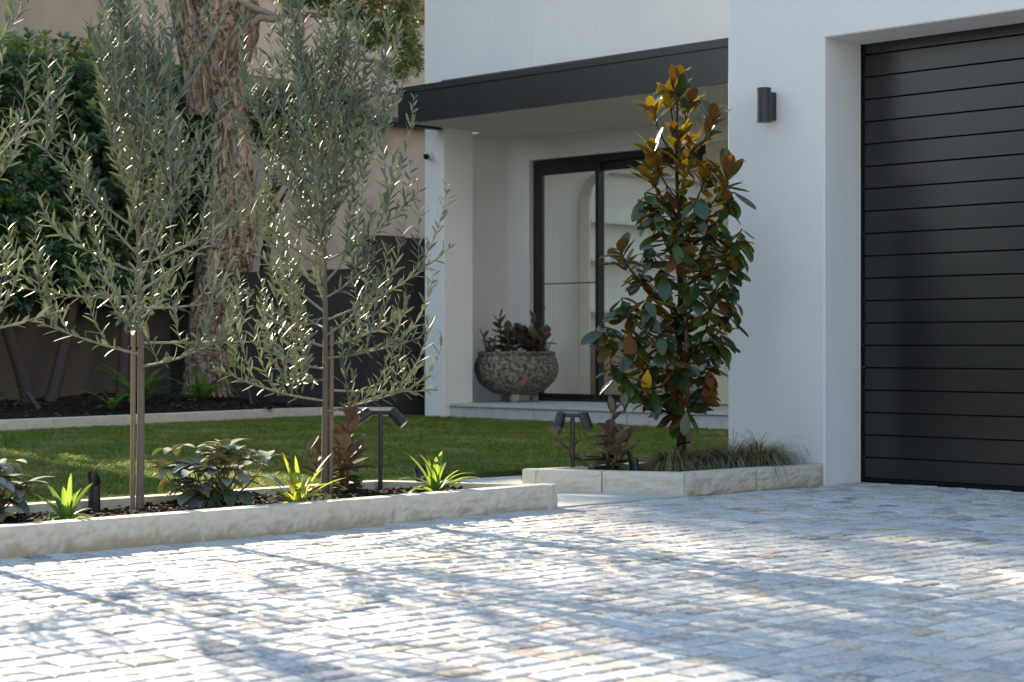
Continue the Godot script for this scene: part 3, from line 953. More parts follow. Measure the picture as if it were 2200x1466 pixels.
func build_planters() -> void:
	var k1 := thing("planter_kerb", "cream sandstone kerb around the olive planter along the drive", "kerb", Vector3.ZERO)
	# front line in blocks (going away from the street the drive is on the right)
	var f0 := Vector2(-6.20, -0.35)
	var js := [f0, Vector2(-6.248, -1.35), Vector2(-6.287, -2.40), Vector2(-6.315, -3.43), Vector2(-6.345, -4.452), Vector2(-6.385, -5.509), Vector2(-6.430, -6.583)]
	for k in js.size() - 1:
		part(k1, "kerb_block", kerb_block(js[k], js[k + 1], 0.095, -0.02, 0.116, [0.003, 0.003, 0.003, 0.004, 0.006, 0.016][k], 100 + k, [0.9, 0.9, 0.9, 1.0, 0.9, 0.75][k], 0.0035).mesh(M.kerb))
	for k in range(1, js.size() - 1):
		part(k1, "mortar_joint", cbox(Vector3(js[k].x - 0.09, -0.01, js[k].y - 0.006), Vector3(js[k].x + 0.0015, 0.1145, js[k].y + 0.006), 0.002).mesh(M.mortar))
	var endc := Vector2(-7.27, -6.13)
	part(k1, "kerb_block", kerb_block(Vector2(-6.433, -6.586), endc, 0.095, -0.02, 0.1155, 0.012, 120, 0.6).mesh(M.kerb))
	kerb_line(k1, Vector2(-7.275, -6.12), Vector2(-7.18, -0.4), 1.05, 0.09, 0.115, 0.002, 130, 0.3)
	soil_patch("planter_soil", PackedVector2Array([Vector2(-6.30, -0.4), Vector2(-6.50, -6.50), Vector2(-7.20, -6.12), Vector2(-7.12, -0.4)]), func(x, z): return 0.078 + 0.012 * sin(x * 9 + z * 3), 3200)
	var k2 := thing("planter_kerb", "rock faced cream sandstone kerb around the magnolia planter", "kerb", Vector3.ZERO)
	var C := Vector2(-6.47, -7.578)
	var D := Vector2(-6.45, -8.735)
	var Ec := Vector2(-7.29, -7.185)
	kerb_line(k2, C, D, 0.58, 0.085, 0.121, 0.017, 140, 0.7)
	kerb_line(k2, Ec, Vector2(-6.478, -7.574), 0.46, 0.085, 0.1205, 0.017, 150, 0.35)
	kerb_line(k2, Vector2(-7.26, -8.735), Vector2(-7.293, -7.20), 0.8, 0.085, 0.120, 0.003, 160, 0.2)
	soil_patch("planter_soil", PackedVector2Array([Vector2(-6.53, -7.62), Vector2(-6.51, -8.735), Vector2(-7.2, -8.735), Vector2(-7.24, -7.25)]), func(_x, _z): return 0.085, 900)
	# lawn edging, curved
	var ed := thing("lawn_edging", "curved pale stone edging between the lawn and back bed", "kerb", Vector3.ZERO)
	var pl := [Vector2(-13.75, -0.5), Vector2(-13.85, -2.2), Vector2(-13.95, -3.9), Vector2(-14.05, -5.6), Vector2(-14.22, -7.2), Vector2(-14.45, -8.6), Vector2(-14.72, -9.9), Vector2(-14.97, -11.0), Vector2(-15.1, -11.6), Vector2(-15.08, -12.0), Vector2(-14.9, -12.35), Vector2(-14.6, -12.55)]
	for k in pl.size() - 1:
		# the lawn side faces +x: going towards -z keeps it on the right
		part(ed, "edging_block", kerb_block(pl[k], pl[k + 1], 0.11, -0.02, 0.165 + 0.0, 0.003, 170 + k, 0.25, 0.002).mesh(M.kerb))
	soil_patch("back_bed_soil", PackedVector2Array([Vector2(-13.9, -0.5), Vector2(-14.15, -5.6), Vector2(-14.55, -8.6), Vector2(-15.05, -11.0), Vector2(-15.15, -12.0), Vector2(-14.8, -12.56), Vector2(-18.1, -13.2), Vector2(-18.1, -0.5)]), func(x, z): return 0.12 + 0.11 * smoothstep(-14.6, -16.8, x) + 0.03 * sin(z * 2.1), 5200, 0.03)

func build_paperbark() -> void:
	# trunk follows the leaning stem, then forks
	var t := thing("paperbark_tree", "large leaning paperbark tree with flaky grey brown trunk by the hedge", "tree", Vector3(-17.0, 0.15, -12.35))
	var d0 := 20.75
	var s := 0.7159
	var c := 0.6983
	var at := func(px: float, py: float, d: float) -> Vector3:
		var X := (px - 1100.0) / 4090.0 * d
		return Vector3(-s * d + c * X, 0.78 - (py - 745.0) / 4090.0 * d, -c * d - s * X) - t.position
	var spec := [[452, 905, 62], [450, 872, 58], [448, 835, 54], [450, 780, 50], [456, 720, 50], [466, 660, 53], [480, 590, 57], [489, 530, 58], [496, 470, 55], [499, 410, 48], [499, 350, 41], [496, 300, 37], [492, 250, 36], [487, 200, 40], [478, 140, 48], [468, 80, 56], [460, 20, 58], [452, -50, 55], [445, -140, 50], [440, -260, 42], [430, -420, 34], [420, -600, 24]]
	var pts := []
	var rads := []
	for q in spec:
		pts.append(at.call(q[0], q[1], d0))
		rads.append(q[2] * d0 / 4090.0)
	part(t, "trunk", bark_tube(pts, rads, 44, 7, 0.10).mesh(M.paper_bark))
	var limb := []
	var lr := []
	for q in [[428, 250, 26], [424, 180, 30], [414, 110, 30], [398, 40, 28], [382, -40, 26], [360, -160, 24], [320, -320, 20], [270, -480, 14]]:
		limb.append(at.call(q[0], q[1], d0 - 0.12))
		lr.append(q[2] * d0 / 4090.0)
	part(t, "limb", bark_tube(limb, lr, 20, 5, 0.09).mesh(M.paper_bark))
	var burl := []
	var br := []
	for q in [[492, 150, 20], [508, 110, 34], [526, 70, 32], [540, 30, 20], [545, 0, 8]]:
		burl.append(at.call(q[0], q[1], d0 - 0.1))
		br.append(q[2] * d0 / 4090.0)
	part(t, "limb", bark_tube(burl, br, 16, 5, 0.12).mesh(M.paper_bark))
	# horizontal branch to the right
	var branches := [
		[[[525, 65, 9], [560, 38, 8], [590, 42, 8], [610, 34, 7.5], [650, 28, 6.5], [690, 36, 6], [705, 60, 5.5], [722, 84, 5], [750, 118, 4.5], [772, 150, 4]], 0],
		[[[520, 5, 8], [545, 18, 7], [580, 30, 6.5], [605, 38, 6], [640, 20, 4], [665, -20, 3]], 0],
		[[[768, 122, 4], [790, 108, 3], [815, 90, 2.4], [850, 60, 2]], 1],
		[[[770, 128, 4], [805, 130, 3.4], [840, 142, 2.6], [870, 155, 1.8]], 1],
		[[[690, 36, 5], [740, 20, 3.6], [790, 15, 3], [850, 5, 2.2]], 1],
		[[[640, 28, 4], [690, -30, 3.4], [760, -70, 3], [840, -90, 2]], 1],
		[[[700, 62, 2], [697, 85, 1.4], [698, 118, 0.9]], 1],
		[[[345, 66, 4], [358, 72, 4], [372, 78, 4]], 0]]
	for b in branches:
		var p := []
		var r := []
		for q in b[0]:
			p.append(at.call(q[0], q[1], d0 - 0.15 - (q[0] - 520.0) * 0.0012) + rv(0.006))
			r.append(q[2] * d0 / 4090.0)
		part(t, "branch", tube(p, r, 8).mesh(M.bark_twig_pale if b[1] == 0 else M.bark_twig))
	# bark flakes
	var fl := MB.new()
	for k in 260:
		var u := rng.randf_range(0.02, 0.72)
		var kk := u * (pts.size() - 1)
		var a := int(kk)
		var pp: Vector3 = pts[a].lerp(pts[a + 1], kk - a)
		var rr: float = lerpf(rads[a], rads[a + 1], kk - a)
		var ang := rng.randf() * TAU
		var od := Vector3(cos(ang), 0, sin(ang))
		var lf := leaf(rng.randf_range(0.05, 0.24), rng.randf_range(0.01, 0.035), 0.4, rng.randf_range(-0.5, 0.3), 4, 1, 1.0, 0.3)
		fl.add(lf, leaf_frame(pp + od * (rr + 0.012), Vector3(rng.randf_range(-0.25, 0.25), -1, rng.randf_range(-0.25, 0.25)) + od * rng.randf_range(-0.05, 0.15), od))
	part(t, "bark_flakes", fl.mesh(M.bark_flake), Transform3D(), "stuff")
	var fr := MB.new()
	for k in 26:
		var lf := leaf(rng.randf_range(0.08, 0.2), rng.randf_range(0.008, 0.02), 0.4, 0.2, 4, 1, 1.0, 0.3)
		fr.add(lf, leaf_frame(at.call(520 + rng.randf_range(-10, 16), 95 + rng.randf_range(-20, 50), d0 - 0.24) , Vector3(0.1, -1, 0.1) + rv(0.3), Vector3(0.7, 0, 0.7)))
	part(t, "loose_bark", fr.mesh(M.bark_flake_red), Transform3D(), "stuff")
	# visible foliage spray at the right: twigs with leaf whorls inside a hanging clump
	var tw := MB.new()
	var lv := [MB.new(), MB.new()]
	var lt := []
	for k in 4: lt.append(leaf(rng.randf_range(0.065, 0.09), rng.randf_range(0.013, 0.017), 0.25, rng.randf_range(-0.2, 0.6), 4, 1, 1.1, 0.8))
	var lobes := [[800, -20, 90, 40], [860, 60, 44, 50], [820, 70, 60, 35], [880, 100, 24, 50], [845, 150, 42, 22], [760, 25, 70, 22], [700, 0, 60, 25], [735, 98, 18, 22], [895, 125, 14, 32], [785, 88, 26, 16], [640, -10, 60, 22], [870, 20, 40, 40]]
	for lo in lobes:
		var nt := int(lo[2] * lo[3] * 0.024) + 5
		for k in nt:
			var a := rng.randf() * TAU
			var q := sqrt(rng.randf())
			var tip: Vector3 = at.call(lo[0] + cos(a) * q * lo[2], lo[1] + sin(a) * q * lo[3], d0 - 0.35 + rng.randf_range(-0.5, 0.35))
			var root: Vector3 = at.call(lo[0] + rng.randf_range(-0.3, 0.1) * lo[2], lo[1] + rng.randf_range(-0.3, 0.3) * lo[3], d0 - 0.3)
			var mid := (tip + root) / 2 + rv(0.04)
			tw.add(tube(bez(root, mid, tip, 3), ramp(0.005, 0.0018, 3), 4, false), Transform3D())
			whorl(lv, lt, tip, (tip - root).normalized(), 9)
			if rng.randf() < 0.7: whorl(lv, lt, mid, (tip - root).normalized() + rv(0.8), 6)
	part(t, "twigs", tw.mesh(M.bark_twig), Transform3D(), "stuff")
	var fm := ArrayMesh.new()
	lv[0].into(fm, M.bark_tree_leaf)
	lv[1].into(fm, M.bark_tree_leaf_dark)
	part(t, "foliage", fm, Transform3D(), "stuff")
	# high crown above the picture, whose gaps let the sun through
	var cl := [MB.new(), MB.new()]
	for k in 10:
		var dd := Vector3(rng.randf_range(-1, 1), rng.randf_range(-0.4, 1), rng.randf_range(-1, 1)).normalized()
		whorl(cl, lt, dd * rng.randf_range(0.05, 0.26), dd, 8, 1.35)
	var clump := ArrayMesh.new()
	cl[0].into(clump, M.bark_tree_leaf)
	cl[1].into(clump, M.bark_tree_leaf_dark)
	var mm := MultiMesh.new()
	mm.transform_format = MultiMesh.TRANSFORM_3D
	mm.mesh = clump
	var tr := []
	var top: Vector3 = pts[pts.size() - 1]
	var crown := [[-17.2, 6.4, -11.2, 2.0, 1.0, 1.6, 130], [-16.2, 7.6, -10.3, 1.6, 0.8, 1.2, 75], [-18.2, 7.9, -12.6, 1.8, 1.0, 1.8, 40], [-16.6, 8.6, -10.6, 1.8, 0.8, 1.6, 50], [-15.6, 6.1, -12.0, 1.2, 0.6, 1.2, 30], [-17.6, 6.2, -9.9, 1.2, 0.6, 0.9, 22]]
	for q in crown:
		var cen := Vector3(q[0], q[1], q[2]) - t.position
		part(t, "branch", tube(bez(top.lerp(pts[14], 0.5), (top + cen) / 2 + Vector3(0, 0.3, 0), cen, 6), ramp(0.10, 0.02, 6), 8).mesh(M.bark_twig))
		for k in q[6]:
			var v := Vector3(rng.randfn(0, 0.5), rng.randfn(0, 0.5), rng.randfn(0, 0.5))
			if v.length() > 1.15: v = v.normalized() * 1.1
			if in_sun_gap(cen + v * Vector3(q[3], q[4], q[5]) + t.position, 0.45): continue
			tr.append(Transform3D(Basis.from_euler(rv(3.0)).scaled(Vector3.ONE * rng.randf_range(0.8, 1.3)), cen + v * Vector3(q[3], q[4], q[5])))
	mm.instance_count = tr.size()
	for k in tr.size(): mm.set_instance_transform(k, tr[k])
	var ci := MultiMeshInstance3D.new()
	ci.name = "crown"
	ci.multimesh = mm
	t.add_child(ci, true)
	ci.set_meta("kind", "stuff")

func build_background_tree() -> void:
	rng.seed = 91
	var t := thing("background_tree", "tall tree behind the neighbouring house, out of the picture", "tree", Vector3(-29.0, 0, -14.0))
	part(t, "trunk", bark_tube([Vector3(0, 0, 0), Vector3(0.1, 3, 0), Vector3(-0.1, 6, 0.2), Vector3(0.1, 9, 0)], [0.5, 0.42, 0.36, 0.26], 20, 5, 0.08).mesh(M.paper_bark))
	var lt := []
	for k in 3: lt.append(leaf(rng.randf_range(0.12, 0.16), rng.randf_range(0.04, 0.055), 0.25, 0.3, 3, 1, 1.1, 0.8))
	var cl := [MB.new(), MB.new()]
	for k in 16:
		var dd := Vector3(rng.randf_range(-1, 1), rng.randf_range(-0.5, 1), rng.randf_range(-1, 1)).normalized()
		whorl(cl, lt, dd * rng.randf_range(0.1, 0.85), dd, 6, 0.8)
	var clump := ArrayMesh.new()
	cl[0].into(clump, M.bark_tree_leaf)
	cl[1].into(clump, M.bark_tree_leaf_dark)
	var tr := []
	for q in BACK_CROWN:
		var cen := Vector3(q[0], q[1], q[2])
		part(t, "branch", tube(bez(Vector3(0, 7.5, 0), cen * 0.5 + Vector3(0, 4.6, 0), cen, 6), ramp(0.16, 0.03, 6), 8).mesh(M.bark_twig))
		for k in q[4]:
			var v := Vector3(rng.randfn(0, 0.48), rng.randfn(0, 0.48), rng.randfn(0, 0.48))
			if v.length() > 1.1: v = v.normalized()
			if in_sun_gap(cen + v * q[3] + t.position, 0.62): continue
			tr.append(Transform3D(Basis.from_euler(rv(3.0)).scaled(Vector3.ONE * rng.randf_range(0.8, 1.3)), cen + v * q[3]))
	var mm := MultiMesh.new()
	mm.transform_format = MultiMesh.TRANSFORM_3D
	mm.mesh = clump
	mm.instance_count = tr.size()
	for k in tr.size(): mm.set_instance_transform(k, tr[k])
	var ci := MultiMeshInstance3D.new()
	ci.name = "crown"
	ci.multimesh = mm
	t.add_child(ci, true)
	ci.set_meta("kind", "stuff")

const BACK_CROWN := [[0.3, 11.2, 2.5, 1.1, 75], [0.0, 11.8, 1.6, 1.35, 95], [0.5, 10.8, 1.2, 1.2, 75], [0.2, 11.6, 0.3, 1.2, 75], [0.2, 13.4, 3.2, 0.7, 22], [0.2, 13.5, 4.6, 0.6, 16], [0.0, 13.7, 5.8, 0.6, 14], [-1.5, 12.6, 1.8, 0.9, 26], [0.2, 12.35, 5.1, 0.45, 20]]

func in_sun_gap(p: Vector3, r: float) -> bool:   # an opening in the crowns through which the sun reaches the magnolia's top
	var sun_dir := Vector3(-0.984 * cos(deg_to_rad(25.0)), sin(deg_to_rad(25.0)), -0.175 * cos(deg_to_rad(25.0)))
	for c in [Vector3(-7.1, 2.05, -8.05), Vector3(-6.85, 1.75, -8.45)]:
		var q: Vector3 = p - c
		if (q - sun_dir * q.dot(sun_dir)).length() < r: return true
	return false

func whorl(lv: Array, lt: Array, at: Vector3, dir: Vector3, n: int, s := 1.0) -> void:
	var d := dir.normalized()
	var u := d.cross(Vector3(0.3, 0.9, 0.2)).normalized()
	var w := d.cross(u)
	for k in n:
		var a := TAU * k / n * 2.4 + rng.randf()
		var o := u * cos(a) + w * sin(a)
		var ld := (d * rng.randf_range(0.2, 1.1) + o).normalized()
		lv[0 if rng.randf() < 0.55 else 1].add(lt[rng.randi() % lt.size()], leaf_frame(at - d * rng.randf() * 0.05, ld, d + rv(0.3), s * rng.randf_range(0.75, 1.15)))

func bark_tube(pts: Array, rads: Array, sides: int, sub: int, amp: float) -> MB:
	# smooth the path, then push the surface in and out along the grain
	var P := []
	var R := []
	for k in pts.size() - 1:
		var p0: Vector3 = pts[maxi(k - 1, 0)]
		var p3: Vector3 = pts[mini(k + 2, pts.size() - 1)]
		for j in sub:
			var q := float(j) / sub
			P.append(pts[k].cubic_interpolate(pts[k + 1], p0, p3, q))
			R.append(lerpf(rads[k], rads[k + 1], q))
	P.append(pts[pts.size() - 1])
	R.append(rads[rads.size() - 1])
	var m := tube(P, R, sides)
	var f := FastNoiseLite.new()
	f.seed = 5; f.frequency = 1.0; f.fractal_octaves = 4
	var ringn := sides + 1
	for k in P.size():
		for s in ringn:
			var a := TAU * (s % sides) / sides
			var v := m.v[k * ringn + s]
			var q := f.get_noise_3d(cos(a) * 2.6, sin(a) * 2.6, P[k].y * 0.8) + 0.6 * f.get_noise_3d(cos(a) * 7 + 20, sin(a) * 7, P[k].y * 2.6)
			m.v[k * ringn + s] = P[k] + (v - P[k]) * (1.0 + q * amp * 2.2)
	for k in P.size():
		for s in ringn:
			var l := m.v[k * ringn + (s + sides - 1) % sides]
			var r := m.v[k * ringn + (s + 1) % sides]
			var dn := m.v[maxi(k - 1, 0) * ringn + s]
			var up := m.v[mini(k + 1, P.size() - 1) * ringn + s]
			var nn := (r - l).cross(up - dn).normalized()
			if nn.dot(m.v[k * ringn + s] - P[k]) < 0: nn = -nn
			m.n[k * ringn + s] = nn
	return m

func build_hedges() -> void:
	var lt := []
	for k in 4: lt.append(leaf(rng.randf_range(0.06, 0.09), rng.randf_range(0.028, 0.04), 0.2, rng.randf_range(-0.1, 0.7), 4, 1, 1.25, 0.7))
	var specs := [
		["hedge_tree", "dense dark green clipped hedge tree on bare forked trunks, left of picture", Vector3(-17.4, 0.2, -10.3), [[-17.75, 2.6, -9.2, 0.65, 1.45, 1.1, 300], [-17.75, 2.7, -10.6, 0.65, 1.4, 1.1, 330], [-17.8, 2.75, -11.8, 0.6, 1.25, 1.0, 300], [-17.6, 1.75, -9.7, 0.5, 0.6, 0.9, 140], [-17.55, 1.7, -11.2, 0.45, 0.5, 0.8, 110]], [[-17.5, -10.15, -17.6, 1.9, -9.5], [-17.4, -10.3, -17.7, 2.2, -11.0], [-17.3, -11.1, -17.7, 2.0, -11.4]]],
		["hedge_tree", "dark green hedge tree top showing behind the paperbark trunk", Vector3(-17.6, 0.2, -13.2), [[-17.8, 3.45, -14.0, 0.45, 0.42, 0.75, 170], [-17.9, 2.6, -12.75, 0.35, 0.9, 0.35, 90]], [[-17.6, -12.95, -17.85, 3.3, -13.6]]],
		["hedge_tree", "clipped hedge tree left of frame along the boundary wall", Vector3(-17.4, 0.2, -7.0), [[-17.7, 2.6, -6.6, 0.6, 1.4, 1.4, 240]], [[-17.5, -7.0, -17.7, 2.0, -6.6]]]]
	for sp in specs:
		var t := thing(sp[0], sp[1], "tree", sp[2], "hedge trees along the boundary wall")
		for k in sp[4]:
			var a := Vector3(k[0], 0.12, k[1]) - t.position
			var b := Vector3(k[2], k[3], k[4]) - t.position
			var n := 6
			part(t, "trunk", tube(bez(a, (a + b) / 2 + Vector3(0.1, 0.15, 0.0), b, n), ramp(0.075, 0.035, n), 9).mesh(M.hedge_bark))
			for j in 4:
				var q := a.lerp(b, 0.5 + 0.12 * j)
				part(t, "branch", tube(bez(q, q + Vector3(0.05, 0.3, 0) + rv(0.15), q + Vector3(0.1, 0.7, 0) + rv(0.5), 4), ramp(0.028, 0.008, 4), 6).mesh(M.hedge_bark))
		var lv := [MB.new(), MB.new(), MB.new()]
		for e in sp[3]:
			for k in e[6] * 8:
				var v := Vector3(rng.randf_range(-1, 1), rng.randf_range(-1, 1), rng.randf_range(-1, 1))
				var ln := v.length()
				if ln > 1.25 or ln < 0.35: continue
				# boxy, clipped: push to a rounded cube
				var box := v / maxf(absf(v.x), maxf(absf(v.y), absf(v.z)))
				var pos := v.lerp(box * ln, 0.55) if ln < 1.0 else box.lerp(v.normalized(), 0.45)
				pos *= rng.randf_range(0.82, 1.04)
				var p := Vector3(e[0], e[1], e[2]) + pos * Vector3(e[3], e[4], e[5]) - t.position
				var out := (v * Vector3(1.0 / e[3], 1.0 / e[4], 1.0 / e[5])).normalized()
				var d := (out + Vector3(0, 0.5, 0) + rv(0.5)).normalized()
				var u := d.cross(Vector3(0.2, 0.3, 0.9)).normalized()
				var w := d.cross(u)
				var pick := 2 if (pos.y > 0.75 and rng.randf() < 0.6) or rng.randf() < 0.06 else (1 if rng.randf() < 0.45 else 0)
				for j in 8:
					var an := TAU * j / 8.0 * 1.6 + rng.randf()
					var ld := (d * rng.randf_range(0.15, 0.9) + u * cos(an) + w * sin(an)).normalized()
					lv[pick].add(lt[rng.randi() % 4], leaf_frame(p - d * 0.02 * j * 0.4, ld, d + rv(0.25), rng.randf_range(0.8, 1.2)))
		var mesh := ArrayMesh.new()
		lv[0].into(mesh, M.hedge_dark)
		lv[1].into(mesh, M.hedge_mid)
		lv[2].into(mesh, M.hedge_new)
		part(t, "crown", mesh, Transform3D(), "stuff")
	# street hedge behind the camera, mirrored by the garage door
	var sh := thing("street_hedge", "tall dense hedge across the street, out of the picture", "hedge", Vector3(-14, 0, 9.0))
	var big := leaf(0.14, 0.07, 0.2, 0.4, 3, 1, 1.0, 0.7)
	var tuftm := MB.new()
	for k in 40:
		var d := Vector3(rng.randf_range(-1, 1), rng.randf_range(-0.5, 1), rng.randf_range(-1, 1)).normalized()
		tuftm.add(big, leaf_frame(d * rng.randf_range(0.05, 0.25), d + rv(0.5), rv(1.0) + Vector3.UP))
	var mm := MultiMesh.new()
	mm.transform_format = MultiMesh.TRANSFORM_3D
	mm.mesh = tuftm.mesh(M.hedge_dark)
	mm.instance_count = 1700
	for k in 1700:
		var p := Vector3(rng.randf_range(-16, 16), rng.randf_range(0.1, 3.0), rng.randf_range(-0.6, 0.6))
		p.y *= 0.85 + 0.25 * sin(p.x * 0.7) * sin(p.x * 0.31 + 1.0)
		mm.set_instance_transform(k, Transform3D(Basis.from_euler(rv(3.0)), p))
	var mi := MultiMeshInstance3D.new()
	mi.name = "foliage"
	mi.multimesh = mm
	sh.add_child(mi, true)
	mi.set_meta("kind", "stuff")
	part(sh, "trunk", tube([Vector3(0, 0, 0), Vector3(0, 1.2, 0)], [0.08, 0.05], 8).mesh(M.hedge_bark))

func build_bed_plants() -> void:
	# clivias: clumps of broad strap leaves
	var spots := [[-16.1, -10.55, 0.62, 20, "clivia clump with broad dark strap leaves behind the first olive trunk"], [-16.2, -11.35, 0.60, 22, "clivia clump with broad dark strap leaves at the foot of the paperbark"], [-15.75, -10.0, 0.42, 9, "small clivia with few upright leaves near the stone edging"], [-16.7, -12.6, 0.45, 14, "clivia clump against the low charcoal wall right of the paperbark"], [-16.4, -9.0, 0.5, 14, "clivia clump at the left edge of the back bed"]]
	for s in spots:
		var y := 0.12 + 0.11 * smoothstep(-14.6, -16.8, s[0])
		var t := thing("clivia", s[4], "plant", Vector3(s[0], y, s[1]), "clivias in the back bed")
		for k in s[3]:
			var a: float = TAU * k / s[3] * 2.4 + rng.randf_range(-0.3, 0.3)
			var el := rng.randf_range(0.6, 1.35)
			var L: float = s[2] * rng.randf_range(0.75, 1.1)
			var mesh := ArrayMesh.new()
			leaf(L, rng.randf_range(0.045, 0.06), 0.25, rng.randf_range(0.7, 1.9), 8, 1, 0.75, 0.45, rng.randf_range(-0.3, 0.3)).into(mesh, M.clivia if rng.randf() < 0.65 else M.clivia_light)
			part(t, "leaf", mesh, leaf_frame(rv(0.02) * Vector3(1, 0, 1), Vector3(cos(a) * cos(el), sin(el), sin(a) * cos(el)), Vector3.UP))

func olive(label: String, at: Vector3, height: float, sd: int, parts: int, lean: Vector2, stake_side := -1.0, low := 0.62, nb := 31) -> void:
	rng.seed = sd
	var t := thing("olive_tree", label, "tree", at, "young olive trees in the planter")
	var top := Vector3(lean.x, height, lean.y)
	var tp := bez(Vector3.ZERO, Vector3(-lean.x * 0.4 + 0.012, height * 0.5, -lean.y * 0.4), top, 12)
	part(t, "trunk", tube(tp, ramp(0.019, 0.004, 12), 9).mesh(M.olive_bark))
	var sk := Vector3(0.0209, 0, -0.0215) * stake_side + Vector3(0.006, 0, 0.006)
	part(t, "stake", tube([sk + Vector3(0, -0.05, 0), sk + Vector3(0.004, 0.80, -0.004)], [0.0105, 0.0105], 6).mesh(M.stake_wood))
	part(t, "tie", tube([sk * 1.5 + Vector3(0, 0.70, 0), sk * -0.7 + Vector3(0, 0.702, 0)], [0.006, 0.006], 6).mesh(M.rubber))
	var spots := []
	var twigs := MB.new()
	for k in nb:
		var u := pow(float(k) / (nb - 1), 0.85)
		var h := lerpf(low, height * 0.93, u)
		var az := k * 2.39996 + rng.randf_range(-0.7, 0.7)
		var el := lerpf(deg_to_rad(6), deg_to_rad(54), pow(u, 0.8)) + rng.randf_range(-0.28, 0.28)
		var L := (lerpf(0.62, 0.50, u) + 0.10 * sin(PI * u)) * rng.randf_range(0.55, 1.2)
		if k < 7:   # low drooping boughs
			el = rng.randf_range(-0.12, 0.25)
			L = rng.randf_range(0.40, 0.62)
			h = low + 0.05 * k
		var q := h / height * 12.0
		var p0: Vector3 = tp[int(q)].lerp(tp[mini(int(q) + 1, 12)], q - int(q))
		var dh := Vector3(cos(az), 0, sin(az))
		var d0 := dh * cos(el) + Vector3.UP * sin(el)
		var rise := lerpf(0.36, 0.75, u) if k >= 7 else rng.randf_range(0.0, 0.35)
		var p1 := p0 + d0 * L * 0.55
		var p2 := p1 + (dh * cos(el) * 0.8 + Vector3.UP * (sin(el) * 0.6 + rise)).normalized() * L * 0.55
		var path := bez(p0, p1, p2, 10)
		part(t, "branch", tube(path, ramp(0.0065, 0.0016, 10), 5, false).mesh(M.olive_twig))
		shoot(spots, path, 0.18, 1.0)
		# side shoots
		var ns := rng.randi_range(3, 5)
		for j in ns:
			var v := rng.randf_range(0.25, 0.88)
			var bp: Vector3 = path[int(v * 10)]
			var tang: Vector3 = (path[mini(int(v * 10) + 1, 10)] - bp).normalized()
			var sdir := (tang * 0.8 + Vector3(rng.randf_range(-0.8, 0.8), rng.randf_range(0.0, 0.9), rng.randf_range(-0.8, 0.8))).normalized()
			var SL := L * rng.randf_range(0.35, 0.75)
			var sp := bez(bp, bp + sdir * SL * 0.5, bp + sdir * SL * 0.62 + Vector3.UP * SL * 0.55, 6)
			twigs.add(tube(sp, ramp(0.0032, 0.0011, 6), 4, false), Transform3D())
			shoot(spots, sp, 0.12, 1.0)
	# leader shoots at the top
	for k in 7:
		var b0: Vector3 = tp[7 + (k % 5)]
		var e := b0 + Vector3(rng.randf_range(-0.26, 0.26), rng.randf_range(0.34, 0.56), rng.randf_range(-0.26, 0.26))
		var sp := bez(b0, (b0 + e) / 2 + rv(0.02), e, 8)
		twigs.add(tube(sp, ramp(0.004, 0.0012, 8), 4, false), Transform3D())
		shoot(spots, sp, 0.05, 1.0)
	part(t, "twigs", twigs.mesh(M.olive_twig), Transform3D(), "stuff")
	# leaves: four shapes in two tones, upper and lower face
	var tops := []
	var unders := []
	var singles := []
	for k in 4:
		var L := [0.062, 0.071, 0.055, 0.077][k] as float
		var W := [0.0135, 0.014, 0.0145, 0.013][k] as float
		var cu := [0.25, -0.2, 0.5, 0.1][k] as float
		tops.append(leaf(L, W, 0.25, cu, 5, 1, 1.0, 0.75))
		unders.append(leaf(L, W, 0.25, cu, 5, -1, 1.0, 0.75))
		for tone in ["a", "b"]:
			var am := ArrayMesh.new()
			tops[k].into(am, M["olive_top_" + tone])
			unders[k].into(am, M["olive_under_" + tone])
			singles.append(am)
	spots.sort_custom(func(p, q): return (p.origin + at).distance_squared_to(Vector3(0, 0.78, 0)) < (q.origin + at).distance_squared_to(Vector3(0, 0.78, 0)))
	var bm := [MB.new(), MB.new(), MB.new(), MB.new()]
	for k in spots.size():
		var sh := rng.randi() % 4
		var tone := 0 if rng.randf() < 0.6 else 1
		if k < parts:
			part(t, "leaf", singles[sh * 2 + tone], spots[k])
		else:
			bm[tone * 2].add(tops[sh], spots[k])
			bm[tone * 2 + 1].add(unders[sh], spots[k])
	var fm := ArrayMesh.new()
	bm[0].into(fm, M.olive_top_a); bm[1].into(fm, M.olive_under_a); bm[2].into(fm, M.olive_top_b); bm[3].into(fm, M.olive_under_b)
	part(t, "foliage", fm, Transform3D(), "stuff")

func shoot(spots: Array, path: Array, from: float, s: float) -> void:
	# opposite pairs of leaves, each pair turned a quarter, pointing forward
	var n := path.size() - 1
	var total := 0.0
	for k in n: total += path[k].distance_to(path[k + 1])
	var pairs := int(total * (1 - from) / 0.030)
	for k in pairs + 1:
		var u := from + (1.0 - from) * k / maxf(pairs, 1)
		var q := u * n
		var i0 := mini(int(q), n - 1)
		var p: Vector3 = path[i0].lerp(path[i0 + 1], q - i0)
		var tg: Vector3 = (path[i0 + 1] - path[i0]).normalized()
		var side := tg.cross(Vector3.UP)
		if side.length() < 0.2: side = tg.cross(Vector3.RIGHT)
		side = side.normalized().rotated(tg, (PI / 2 if k % 2 else 0.0) + rng.randf_range(-0.5, 0.5))
		for sg in [-1, 1]:
			if rng.randf() < 0.08: continue
			var d: Vector3 = (tg * rng.randf_range(0.5, 1.1) + side * sg * rng.randf_range(0.6, 1.1) + Vector3.UP * 0.22 + rv(0.12)).normalized()
			spots.append(leaf_frame(p, d, tg + Vector3.UP * 0.3 + rv(0.35), s * rng.randf_range(0.78, 1.15) * (0.7 if u > 0.92 else 1.0)))

